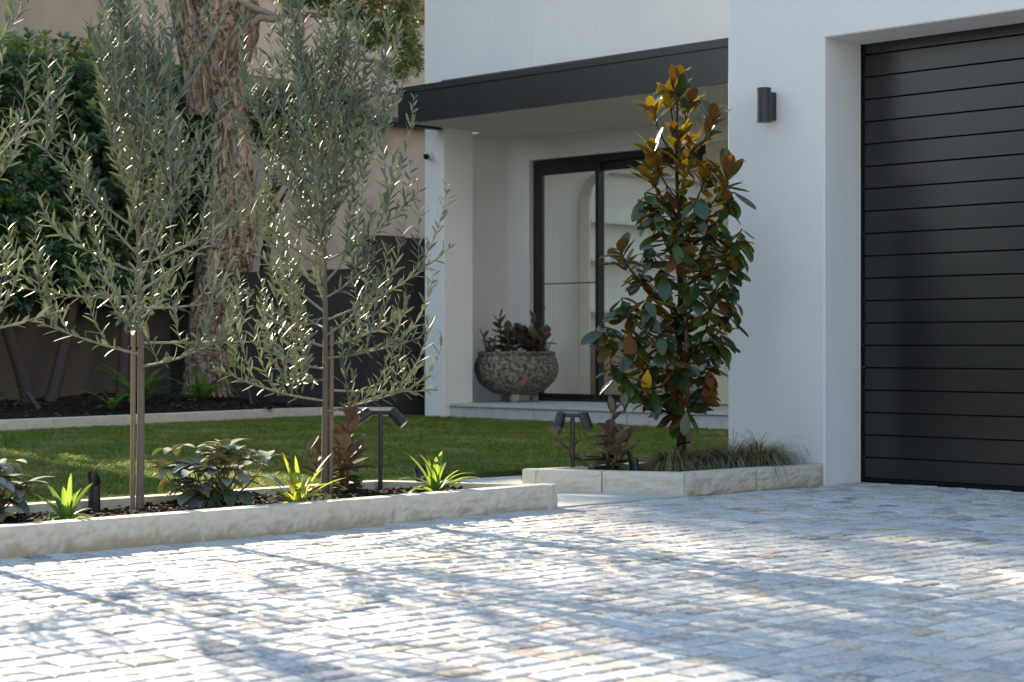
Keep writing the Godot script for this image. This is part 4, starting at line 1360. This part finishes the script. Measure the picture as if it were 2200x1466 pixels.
func build_olives() -> void:
	olive("young olive tree beside the round leaved grey shrub, left of the pair", Vector3(-6.933, 0.075, -4.54), 1.86, 201, 300, Vector2(-0.02, 0.03))
	olive("young olive tree in front of the charcoal wall, right of the pair", Vector3(-7.03, 0.075, -5.624), 1.96, 202, 300, Vector2(-0.03, 0.01), 1.0, 0.40, 42)
	olive("third olive tree whose branch tips enter at the left picture edge", Vector3(-6.88, 0.075, -3.50), 1.9, 203, 120, Vector2(0.02, 0.02), -1.0, 0.62, 24)

func build_magnolia() -> void:
	rng.seed = 301
	var base := Vector3(-6.99, 0.08, -8.10)
	var t := thing("magnolia_tree", "young magnolia with glossy green leaves and brown undersides by garage wall", "tree", base)
	var s := 0.7159
	var c := 0.6983
	var D := 10.66
	var at := func(px: float, py: float, d: float) -> Vector3:
		var X := (px - 1100.0) / 4090.0 * d
		return Vector3(-s * d + c * X, 0.78 - (py - 745.0) / 4090.0 * d, -c * d - s * X) - base
	var trunk := [Vector3(0, -0.03, 0)]
	for q in [[1464, 960], [1463, 900], [1461, 840], [1460, 740], [1463, 620], [1462, 500], [1455, 400], [1452, 300], [1456, 230], [1456, 170]]: trunk.append(at.call(q[0], q[1], D))
	part(t, "trunk", tube(trunk, [0.029, 0.027, 0.025, 0.021, 0.018, 0.015, 0.012, 0.010, 0.008, 0.006, 0.004], 10).mesh(M.magnolia_bark))
	part(t, "stake", tube([at.call(1482, 985, D - 0.05), at.call(1470, 560, D - 0.03)], [0.011, 0.011], 8).mesh(M.stake_wood))
	part(t, "tie", tube([at.call(1454, 956, D - 0.04), at.call(1482, 950, D - 0.075)], [0.005, 0.005], 6).mesh(M.rubber))
	# [px, py, depth offset, leaves, upright]
	var tips := [[1456, 168, 0, 6, 1], [1440, 205, 0.05, 4, 1], [1402, 232, -0.05, 3, 1], [1478, 222, 0.0, 4, 1], [1532, 252, -0.12, 7, 1], [1452, 292, 0.05, 7, 1], [1402, 318, -0.1, 8, 1], [1490, 300, 0.1, 4, 1], [1395, 360, 0.0, 6, 0.8], [1470, 345, -0.1, 5, 0.8], [1520, 365, 0.05, 6, 0.8], [1562, 372, -0.15, 7, 1], [1385, 415, -0.15, 7, 0.3], [1432, 400, 0.1, 6, 0.4], [1500, 420, -0.2, 7, 0.5], [1575, 412, -0.1, 5, 0.4], [1410, 450, -0.25, 7, 0.5], [1462, 470, 0.15, 6, 0.3], [1540, 475, -0.15, 6, 0.3], [1594, 492, -0.15, 7, 0.6], [1452, 515, -0.3, 7, 0.5], [1395, 520, 0.0, 6, 0.1], [1520, 535, 0.1, 7, 0.2], [1332, 535, -0.2, 8, 0.7], [1580, 545, -0.2, 6, 0.2], [1368, 575, 0.15, 6, 0.1], [1425, 585, -0.25, 7, 0.1], [1495, 600, -0.3, 7, 0.2], [1560, 600, -0.1, 6, 0.1], [1335, 640, -0.05, 6, 0.1], [1390, 640, -0.35, 7, 0.1], [1455, 655, 0.05, 7, 0.0], [1530, 660, -0.3, 8, 0.1], [1580, 650, -0.05, 5, 0.1], [1292, 690, -0.15, 8, 0.6], [1350, 705, -0.3, 7, 0.0], [1420, 715, -0.35, 8, 0.0], [1485, 720, 0.2, 7, 0.0], [1550, 720, -0.2, 7, 0.0], [1310, 775, -0.2, 6, 0.1], [1375, 775, 0.05, 7, -0.2], [1450, 775, -0.3, 7, -0.1], [1525, 785, -0.15, 8, -0.2], [1345, 810, -0.25, 5, -0.3], [1400, 835, -0.2, 5, -0.5], [1500, 835, 0.1, 5, -0.3], [1440, 880, -0.1, 3, -0.4], [1475, 885, -0.2, 3, -0.6]]
	var tops := []
	for k in 5:
		var L := [0.142, 0.164, 0.122, 0.152, 0.106][k] as float
		var W := [0.064, 0.070, 0.060, 0.073, 0.051][k] as float
		var cu := [0.35, -0.25, 0.6, 0.15, -0.5][k] as float
		for tone in ["a", "b"]:
			var am := ArrayMesh.new()
			leaf(L, W, 0.30, cu, 8, 1, 1.25, 0.62).into(am, M["magnolia_top_" + tone])
			leaf(L, W, 0.30, cu, 8, -1, 1.25, 0.62).into(am, M["magnolia_under_" + tone])
			tops.append(am)
	var yl := ArrayMesh.new()
	leaf(0.12, 0.058, 0.3, 0.3, 8, 1, 1.25, 0.62).into(yl, M.magnolia_yellow)
	var count := 0
	var rest := []
	var toward := Vector3(0.7, 0, 0.7)   # leaves turn to the open, lighter side of the bed
	for q in tips:
		var tip: Vector3 = at.call(q[0], q[1], D + q[2])
		if tip.z + base.z < -8.58: tip.z = -8.58 - base.z
		# leave the trunk lower down
		var hy := clampf(tip.y - 0.22 - 0.35 * Vector2(tip.x, tip.z).length(), 0.30, 2.3)
		var k := 1
		while k < trunk.size() - 1 and trunk[k + 1].y < hy: k += 1
		var kk := clampf((hy - trunk[k].y) / maxf(trunk[mini(k + 1, trunk.size() - 1)].y - trunk[k].y, 0.01), 0, 1)
		var root: Vector3 = trunk[k].lerp(trunk[mini(k + 1, trunk.size() - 1)], kk)
		var ctl := Vector3(lerpf(root.x, tip.x, 0.75), lerpf(root.y, tip.y, 0.35), lerpf(root.z, tip.z, 0.75))
		var path := bez(root, ctl, tip, 6)
		part(t, "branch", tube(path, ramp(0.0062, 0.0036, 6), 6).mesh(M.magnolia_bark))
		var d: Vector3 = (path[6] - path[5]).normalized()
		d = (d + Vector3.UP * 0.5 * q[4]).normalized()
		var u := d.cross(Vector3(0.4, 0.2, 0.9)).normalized()
		var w := d.cross(u)
		for j in q[3] + 6:
			var an: float = j * 2.39996 + rng.randf() * 0.6
			var o := u * cos(an) + w * sin(an)
			var lift: float = lerpf(0.15, 1.25, clampf(q[4], 0, 1)) * rng.randf_range(0.6, 1.3) - 0.03 * j
			var ld := (d * lift + o + Vector3.UP * (0.05 + minf(q[4], 0.0))).normalized()
			var pos: Vector3 = tip - d * 0.011 * j
			var up := (d * 1.0 - o * 0.3 + Vector3.UP * 0.35 + rv(0.25))
			if q[4] < 0.65:
				ld = (o + d * rng.randf_range(-0.2, 0.4) + Vector3.DOWN * rng.randf_range(0.25, 1.25)).normalized()
				up = o * rng.randf_range(0.8, 1.3) + Vector3.UP * 0.45 + toward * 0.35 + rv(0.3)
			if rng.randf() < 0.14: up = -up
			var xf := leaf_frame(pos, ld, up, rng.randf_range(0.72, 1.12))
			var far := xf.origin + xf.basis.x * 0.13 + base
			if far.z < -8.70: continue
			rest.append([far.distance_to(Vector3(0, 0.78, 0)), (rng.randi() % 5) * 2 + (0 if rng.randf() < 0.6 else 1), xf])
		for j in 10:
			var bp: Vector3 = path[2 + (j % 4)]
			var an := rng.randf() * TAU
			var o := Vector3(cos(an), 0, sin(an))
			var xf := leaf_frame(bp, o + Vector3.DOWN * rng.randf_range(0.0, 0.9) + Vector3.UP * 0.5 * maxf(q[4], 0.0), o + Vector3.UP * 0.5 + rv(0.3), rng.randf_range(0.6, 1.0))
			var far := xf.origin + xf.basis.x * 0.13 + base
			if far.z < -8.70 or q[1] < 330 or q[1] > 800: continue
			rest.append([far.distance_to(Vector3(0, 0.78, 0)), (rng.randi() % 5) * 2 + (0 if rng.randf() < 0.6 else 1), xf])
	rest.sort_custom(func(a, b): return a[0] < b[0])
	var more := {}
	for r in rest:
		count += 1
		if count <= 299: part(t, "leaf", tops[r[1]], r[2])
		else:
			for sf in 2:
				var mt: Material = tops[r[1]].surface_get_material(sf)
				var src: Array = tops[r[1]].surface_get_arrays(sf)
				var q := MB.new()
				q.v = src[Mesh.ARRAY_VERTEX]; q.n = src[Mesh.ARRAY_NORMAL]; q.i = src[Mesh.ARRAY_INDEX]; q.c = src[Mesh.ARRAY_COLOR]; q.uv = src[Mesh.ARRAY_TEX_UV]
				if not more.has(mt): more[mt] = MB.new()
				more[mt].add(q, r[2])
	var mm := ArrayMesh.new()
	for mt in more: more[mt].into(mm, mt)
	part(t, "foliage", mm, Transform3D(), "stuff")
	part(t, "leaf", yl, leaf_frame(at.call(1392, 795, D - 0.3), Vector3(-0.15, -1, 0.0), Vector3(0.6, 0.2, 0.7)), "", "single bright yellow leaf")

func copper_plant(label: String, at: Vector3, height: float, sd: int, n: int, s: float, category := "plant") -> void:
	rng.seed = sd
	var t := thing("copper_leaf_plant", label, category, at, "copper leaved succulents")
	var am := []
	for k in 3:
		var m1 := ArrayMesh.new()
		var L := [0.085, 0.10, 0.07][k] as float
		var nm := ["copper_top_a", "copper_top_b", "copper_old"][k] as String
		leaf(L, L * 0.50, 0.35, [0.2, -0.3, 0.4][k], 6, 1, 1.15, 0.7).into(m1, M[nm])
		leaf(L, L * 0.50, 0.35, [0.2, -0.3, 0.4][k], 6, -1, 1.15, 0.7).into(m1, M.copper_under)
		am.append(m1)
	for st in n:
		var off := Vector3.ZERO if st == 0 else Vector3(rng.randf_range(-0.09, 0.09), 0, rng.randf_range(-0.09, 0.09)) * s
		var H := height * (1.0 if st == 0 else rng.randf_range(0.45, 0.7))
		var tip := off + Vector3(rng.randf_range(-0.03, 0.03) + off.x * 0.6, H * 0.86, rng.randf_range(-0.03, 0.03) + off.z * 0.6)
		var path := bez(off * 0.4, off + Vector3(0, H * 0.4, 0), tip, 8)
		part(t, "stem", tube(path, ramp(0.008 * s, 0.004 * s, 8), 6).mesh(M.copper_stem))
		var levels := int(H / (0.031 * s))
		for k in levels:
			var u := 0.12 + 0.88 * k / maxf(levels - 1, 1)
			var q := u * 8
			var p: Vector3 = path[int(minf(q, 7))].lerp(path[int(minf(q, 7)) + 1], q - int(minf(q, 7)))
			for sg in [0.0, TAU / 3, TAU * 2 / 3]:
				var a: float = sg + (PI / 2 if k % 2 else 0.0) + rng.randf_range(-0.3, 0.3) + st
				if rng.randf() < 0.25: continue
				var el := lerpf(-0.15, 1.0, u * u) + rng.randf_range(-0.2, 0.2)
				var sc := s * (lerpf(1.15, 0.75, u)) * rng.randf_range(0.85, 1.15)
				var mi := 2 if u < 0.35 and rng.randf() < 0.6 else (0 if rng.randf() < 0.55 else 1)
				part(t, "leaf", am[mi], leaf_frame(p, Vector3(cos(a) * cos(el), sin(el), sin(a) * cos(el)), Vector3.UP, sc))

func felt_shrub(label: String, at: Vector3, height: float, sd: int) -> void:
	rng.seed = sd
	var t := thing("felt_leaf_shrub", label, "shrub", at, "grey felt leaved shrubs")
	var am := []
	for k in 4:
		var m1 := ArrayMesh.new()
		var L := [0.105, 0.12, 0.09, 0.11][k] as float
		var cu := [1.0, 0.7, 1.3, 0.9][k] as float
		leaf(L, L * 0.46, 0.30, cu, 7, 1, 0.95, 0.7).into(m1, M.felt_dark if k == 3 else M.felt_top)
		leaf(L, L * 0.46, 0.30, cu, 7, -1, 0.95, 0.7).into(m1, M.felt_under)
		am.append(m1)
	for k in 19:
		var a := k * 2.39996 + rng.randf_range(-0.3, 0.3)
		var out := rng.randf_range(0.03, 0.23)
		var hh := height * rng.randf_range(0.5, 0.95) * (1.0 - out * 0.8)
		var tip := Vector3(cos(a) * out, hh, sin(a) * out)
		var path := bez(Vector3(cos(a), 0, sin(a)) * 0.02, Vector3(cos(a) * out * 0.8, hh * 0.4, sin(a) * out * 0.8), tip, 6)
		part(t, "stem", tube(path, ramp(0.005, 0.003, 6), 5).mesh(M.felt_stem))
		for lev in 3:
			var p: Vector3 = path[6 - lev * 2]
			var nl := 5 if lev == 0 else 2
			for j in nl:
				var b := a + TAU * j / nl + lev * 0.8 + rng.randf_range(-0.4, 0.4)
				var el := 0.45 - lev * 0.25 + rng.randf_range(-0.25, 0.25)
				part(t, "leaf", am[rng.randi() % (4 if lev > 0 else 3)], leaf_frame(p, Vector3(cos(b) * cos(el), sin(el), sin(b) * cos(el)), Vector3.UP, rng.randf_range(0.95, 1.35)))

func flax(label: String, at: Vector3, L: float, n: int, sd: int, bias := 0.0, plain := "flax_green") -> void:
	rng.seed = sd
	var t := thing("strap_leaf_plant", label, "plant", at, "strap leaved plants")
	for k in n:
		var a := k * 2.39996 + rng.randf_range(-0.3, 0.3)
		var inner := float(k) / n
		var el := lerpf(1.5, 0.75, inner) + rng.randf_range(-0.25, 0.2)
		var curl := lerpf(0.1, 2.3, inner) * rng.randf_range(0.3, 1.6)
		var ll := L * rng.randf_range(0.5, 1.1)
		var W := rng.randf_range(0.024, 0.033)
		var tw := rng.randf_range(-0.6, 0.6)
		var m := ArrayMesh.new()
		leaf(ll, W, 0.5, curl, 10, 1, 0.62, 0.42, tw).into(m, M.flax_yellow if rng.randf() < 0.35 + bias else M[plain])
		part(t, "leaf", m, leaf_frame(Vector3(cos(a), 0, sin(a)) * rng.randf_range(0.0, 0.022) + Vector3(0, -0.01, 0), Vector3(cos(a) * cos(el), sin(el), sin(a) * cos(el)), Vector3.UP))

func tussock(label: String, at: Vector3, h: float, n: int, sd: int, brown: float) -> void:
	rng.seed = sd
	var t := thing("tussock_grass", label, "grass", at, "fine tussock grasses along the wall")
	var m := MB.new()
	for k in n:
		var a := rng.randf() * TAU
		var el := rng.randf_range(0.85, 1.5)
		var L := h * (rng.randf_range(0.8, 1.35) if rng.randf() < 0.93 else rng.randf_range(1.4, 2.1))
		var curl := rng.randf_range(1.3, 2.9)
		var bl := leaf(L, 0.0038, 0.2, curl, 7, 1, 0.5, 0.3, rng.randf_range(-0.4, 0.4))
		var br := rng.randf()
		var col := Color(0.24, 0.26, 0.125).lerp(Color(0.37, 0.31, 0.21), 1.0 if br < brown else br * 0.4)
		if rng.randf() < 0.25: col = Color(0.12, 0.16, 0.07)
		if rng.randf() < 0.12: col = Color(0.16, 0.085, 0.055)
		var d := Vector3(cos(a) * cos(el), sin(el), sin(a) * cos(el))
		var p := Vector3(cos(a), 0, sin(a)) * rng.randf() * 0.03
		m.add(bl, leaf_frame(p, d, Vector3.UP), col)
	# keep the blades off the wall behind
	for k in m.v.size():
		if m.v[k].z + at.z < -8.715: m.v[k].z = -8.715 - at.z
	part(t, "blades", m.mesh(M.tussock), Transform3D(), "stuff")

func build_small_plants() -> void:
	copper_plant("copper leaved plant beside the twin spotlight in the magnolia planter", Vector3(-7.14, 0.08, -7.70), 0.38, 401, 6, 1.5)
	copper_plant("copper leaved plant behind the right olive's stake", Vector3(-7.10, 0.08, -5.80), 0.38, 402, 6, 1.5)
	felt_shrub("round grey leaved shrub between the two olive trees", Vector3(-6.97, 0.075, -4.95), 0.31, 411)
	felt_shrub("grey leaved shrub cut off by the left picture edge", Vector3(-6.99, 0.075, -3.80), 0.28, 412)
	flax("sunlit yellow green strap plant before the right olive tree", Vector3(-6.64, 0.085, -5.16), 0.29, 20, 421, 0.05)
	flax("green strap plant at the pointed end of the olive planter", Vector3(-6.78, 0.085, -6.10), 0.30, 24, 422, -0.35, "flax_dark")
	flax("low strap plant left of the short tube uplight", Vector3(-6.58, 0.085, -3.97), 0.20, 22, 423, -0.25, "flax_dark")
	tussock("buff tussock grass at the foot of the magnolia", Vector3(-6.93, 0.085, -8.00), 0.19, 1700, 431, 0.55)
	tussock("second tussock grass from the magnolia", Vector3(-6.85, 0.085, -8.20), 0.18, 1500, 432, 0.35)
	tussock("tussock grass third from the magnolia, rounded and reddish", Vector3(-6.76, 0.085, -8.32), 0.20, 1700, 433, 0.5)
	tussock("tallest tussock grass nearest the garage door", Vector3(-6.70, 0.085, -8.47), 0.24, 1400, 434, 0.3)

func build_lights() -> void:
	# twin headed garden spotlights
	var s := [["black twin head spotlight on post beside the right olive tree", Vector3(-7.15, 0.07, -6.07), 0.385, [[-0.60, -2.85], [-0.78, -0.3]]], ["black twin head spotlight on post in the magnolia planter", Vector3(-7.215, 0.08, -7.50), 0.325, [[-1.0, -2.1], [-1.15, 0.5]]]]
	for q in s:
		var t := thing("twin_spotlight", q[0], "spotlight", q[1], "twin head garden spotlights")
		var H: float = q[2]
		part(t, "post", tube([Vector3(0, -0.05, 0), Vector3(0, H, 0)], [0.0118, 0.0118], 14).mesh(M.lamp_metal))
		var ax := Vector3(0.6983, 0, -0.7159)
		part(t, "cross_arm", tube([ax * -0.058 + Vector3(0, H, 0), ax * 0.058 + Vector3(0, H, 0)], [0.0105, 0.0105], 12).mesh(M.lamp_metal))
		for k in 2:
			var sg: float = [-1.0, 1.0][k]
			var hinge := ax * sg * 0.062 + Vector3(0, H, 0)
			part(t, "knuckle", tube([hinge - Vector3(0, 0.012, 0), hinge + Vector3(0, 0.016, 0)], [0.013, 0.011], 10).mesh(M.lamp_metal))
			var az: float = q[3][k][1]
			var el: float = q[3][k][0]
			var side := ax.rotated(Vector3.UP, az)
			var d := (side * cos(el) + Vector3.UP * sin(el)).normalized()
			var a0 := hinge + Vector3(0, 0.0, 0) - d * 0.012
			var head := part(t, "lamp_head", tube([a0, a0 + d * 0.006, a0 + d * 0.085, a0 + d * 0.092], [0.022, 0.027, 0.027, 0.026], 20).mesh(M.lamp_metal))
			part(head, "lamp_lens", tube([a0 + d * 0.0921, a0 + d * 0.0935], [0.021, 0.021], 20).mesh(M.lamp_lens))
	# short tube uplights with a slanted mouth
	var u := [["short black tube uplight with slanted mouth beside the left olive", Vector3(-7.10, 0.065, -4.42), 0.150, Vector3(0.05, 0, 0.03), Vector3(-0.9, 0, -0.1)], ["black tube uplight half hidden by the strap plant", Vector3(-7.01, 0.065, -6.22), 0.115, Vector3(-0.25, 0, -0.1), Vector3(-0.6, 0, -0.6)], ["tilted black tube uplight beside the copper plant in magnolia planter", Vector3(-6.98, 0.07, -7.76), 0.12, Vector3(-0.12, 0, 0.15), Vector3(-0.6, 0, 0.7)], ["black spike uplight lying in the mulch at far left", Vector3(-16.0, 0.2, -9.35), 0.2, Vector3(-1.0, 0, 0.2), Vector3(0.3, 0, 0)], ["black spike uplight leaning in the mulch right of the paperbark", Vector3(-15.75, 0.2, -11.65), 0.2, Vector3(-1.2, 0, -0.6), Vector3(0.3, 0, 0)]]
	for q in u:
		var t := thing("tube_uplight", q[0], "uplight", q[1], "black tube uplights")
		var R := 0.0265
		var H: float = q[2]
		var axis: Vector3 = (Vector3.UP + q[3]).normalized()
		var e := axis.cross(Vector3(0.1, 0.2, 1)).normalized()
		var g := axis.cross(e)
		var m := MB.new()
		var n := 24
		for lay in [[R, 1.0], [R - 0.003, -1.0]]:
			var b0 := m.v.size()
			for k in n + 1:
				var a := TAU * k / n
				var o := e * cos(a) + g * sin(a)
				m.vert(o * lay[0] - axis * 0.03, o * lay[1])
				m.vert(o * lay[0] + axis * (H + 0.034 * o.dot(q[4])), o * lay[1])
			for k in n:
				var i0 := b0 + k * 2
				if lay[1] > 0:
					m.face(i0, i0 + 2, i0 + 3); m.face(i0, i0 + 3, i0 + 1)
				else:
					m.face(i0, i0 + 3, i0 + 2); m.face(i0, i0 + 1, i0 + 3)
		part(t, "tube", m.mesh(M.lamp_metal))
		part(t, "lamp_lens", tube([axis * (H * 0.55), axis * (H * 0.55 + 0.004)], [R - 0.004, R - 0.004], 20).mesh(M.lamp_lens))
	# wall light on the garage wall
	var wl := thing("wall_light", "dark cylindrical up and down wall light beside the garage door", "wall light", Vector3(-6.80, 2.07, -8.739))
	part(wl, "lamp_body", tube([Vector3(0, 0.0, 0.088), Vector3(0, 0.004, 0.088), Vector3(0, 0.184, 0.088), Vector3(0, 0.188, 0.088)], [0.039, 0.041, 0.041, 0.039], 32).mesh(M.lamp_metal))
	for yy in [0.188, -0.004]:
		part(wl, "end_ring", tube([Vector3(0, yy, 0.088), Vector3(0, yy + 0.004, 0.088)], [0.042, 0.042], 32).mesh(M.flashing))
	part(wl, "wall_bracket", cbox(Vector3(-0.024, 0.012, 0.0), Vector3(0.024, 0.172, 0.052), 0.004).mesh(M.lamp_metal))
	# turret camera on the pillar
	var sc := thing("security_camera", "small white turret security camera on the pillar", "camera", Vector3(-14.28, 2.70, -12.801))
	part(sc, "base", tube([Vector3(0.0, 0, 0.0), Vector3(0.0, 0, 0.022)], [0.048, 0.044], 24).mesh(M.white_plastic))
	part(sc, "ball", lathe([Vector2(0.001, -0.042), Vector2(0.02, -0.037), Vector2(0.035, -0.022), Vector2(0.042, 0), Vector2(0.035, 0.022), Vector2(0.02, 0.037), Vector2(0.001, 0.042)], 24).mesh(M.white_plastic), Transform3D(Basis(), Vector3(0.0, 0, 0.045)))
	part(sc, "camera_lens", tube([Vector3(0.006, -0.008, 0.060), Vector3(0.012, -0.016, 0.094)], [0.030, 0.028], 20).mesh(M.black_plastic))

func build_pot() -> void:
	rng.seed = 501
	var at := Vector3(-14.06, 0.2105, -13.78)
	var t := thing("stone_pot", "large weathered mossy bowl planter on stone feet on the porch", "pot", at)
	var prof := [Vector2(0.001, 0.075), Vector2(0.16, 0.075), Vector2(0.24, 0.095), Vector2(0.33, 0.15), Vector2(0.40, 0.225), Vector2(0.432, 0.305), Vector2(0.437, 0.36), Vector2(0.425, 0.42), Vector2(0.405, 0.465), Vector2(0.392, 0.482), Vector2(0.388, 0.492), Vector2(0.396, 0.500), Vector2(0.396, 0.512), Vector2(0.386, 0.520), Vector2(0.360, 0.518), Vector2(0.345, 0.500), Vector2(0.34, 0.46)]
	var sm := []
	for k in prof.size() - 1:
		for j in 3: sm.append(prof[k].lerp(prof[k + 1], j / 3.0) if k < 1 or k > 8 else prof[k].cubic_interpolate(prof[k + 1], prof[k - 1], prof[k + 2], j / 3.0))
	sm.append(prof[prof.size() - 1])
	var body := lathe(sm, 72)
	var f := FastNoiseLite.new()
	f.seed = 3; f.frequency = 7.0; f.fractal_octaves = 4
	for k in body.v.size():
		var p := body.v[k]
		if k % 73 == 72: p = body.v[k - 72]
		else: p += body.n[k] * f.get_noise_3dv(p) * 0.010
		body.v[k] = p
	part(t, "bowl", body.mesh(M.pot_clay))
	var bead := MB.new()
	for k in 84:
		var a := TAU * k / 84
		var o := Vector3(cos(a), 0, sin(a))
		var tg := Vector3(-sin(a), 0, cos(a))
		bead.add(tube([o * 0.392 + Vector3(0, 0.484, 0) - tg * 0.012, o * 0.394 + Vector3(0, 0.497, 0), o * 0.392 + Vector3(0, 0.510, 0) + tg * 0.012], [0.006, 0.011, 0.006], 6), Transform3D())
	part(t, "rope_moulding", bead.mesh(M.pot_clay))
	var scar := MB.new()
	for k in 4:
		scar.add(leaf(rng.randf_range(0.06, 0.10), 0.04, 0.0, 0.1, 5, 1, 0.9, 0.5), leaf_frame(Vector3(0.33, 0.20, 0.19).normalized() * 0.441 + Vector3(0.02, 0.03 + k * 0.012, 0.02 - k * 0.014), Vector3(-0.5, -0.6, 0.5) + rv(0.2), Vector3(0.75, -0.3, 0.5)))
	part(t, "terracotta_scar", scar.mesh(M.pot_scar))
	for a in [0.75, 2.6, 4.6]:
		part(t, "foot", cbox(Vector3(-0.04, 0, -0.035), Vector3(0.04, 0.088, 0.035), 0.012).mesh(M.pot_foot), Transform3D(Basis(Vector3.UP, a), Vector3(sin(a) * 0.19, 0, cos(a) * 0.19)))
	part(t, "soil", lathe([Vector2(0.345, 0.47), Vector2(0.2, 0.478), Vector2(0.001, 0.48)], 24).mesh(M.soil))
	copper_plant("left of the two copper leaved plants growing in the bowl planter", at + Vector3(-0.12, 0.478, 0.10), 0.43, 511, 13, 1.6)
	copper_plant("right of the two copper leaved plants growing in the bowl planter", at + Vector3(0.13, 0.478, -0.12), 0.42, 512, 13, 1.6)
	rng.seed = 520
	for q in [["feathery grey green herb at the left rim of the bowl planter", Vector3(-0.24, 0.475, 0.14), 16], ["feathery grey green herb at the right rim of the bowl planter", Vector3(0.25, 0.475, -0.16), 11], ["feathery herb at the front rim of the bowl planter", Vector3(0.16, 0.475, 0.20), 10]]:
		var h := thing("herb", q[0], "plant", at + q[1], "herbs in the bowl planter")
		var m := MB.new()
		var lf := leaf(0.032, 0.007, 0.2, 0.2, 3, 1, 1.0, 0.7)
		for k in q[2]:
			var a := rng.randf() * TAU
			var d := Vector3(cos(a) * 0.6, 1.0, sin(a) * 0.6).normalized()
			var L := rng.randf_range(0.10, 0.24)
			var p := bez(rv(0.05) * Vector3(1, 0, 1), d * L * 0.5, d * L + Vector3(0, 0.02, 0), 6)
			m.add(tube(p, ramp(0.003, 0.001, 6), 4, false), Transform3D())
			for j in 22:
				var u := rng.randf()
				var pp: Vector3 = p[int(u * 5.99)]
				m.add(lf, leaf_frame(pp + rv(0.006), d + rv(1.0), Vector3.UP))
		part(h, "sprigs", m.mesh(M.herb), Transform3D(), "stuff")
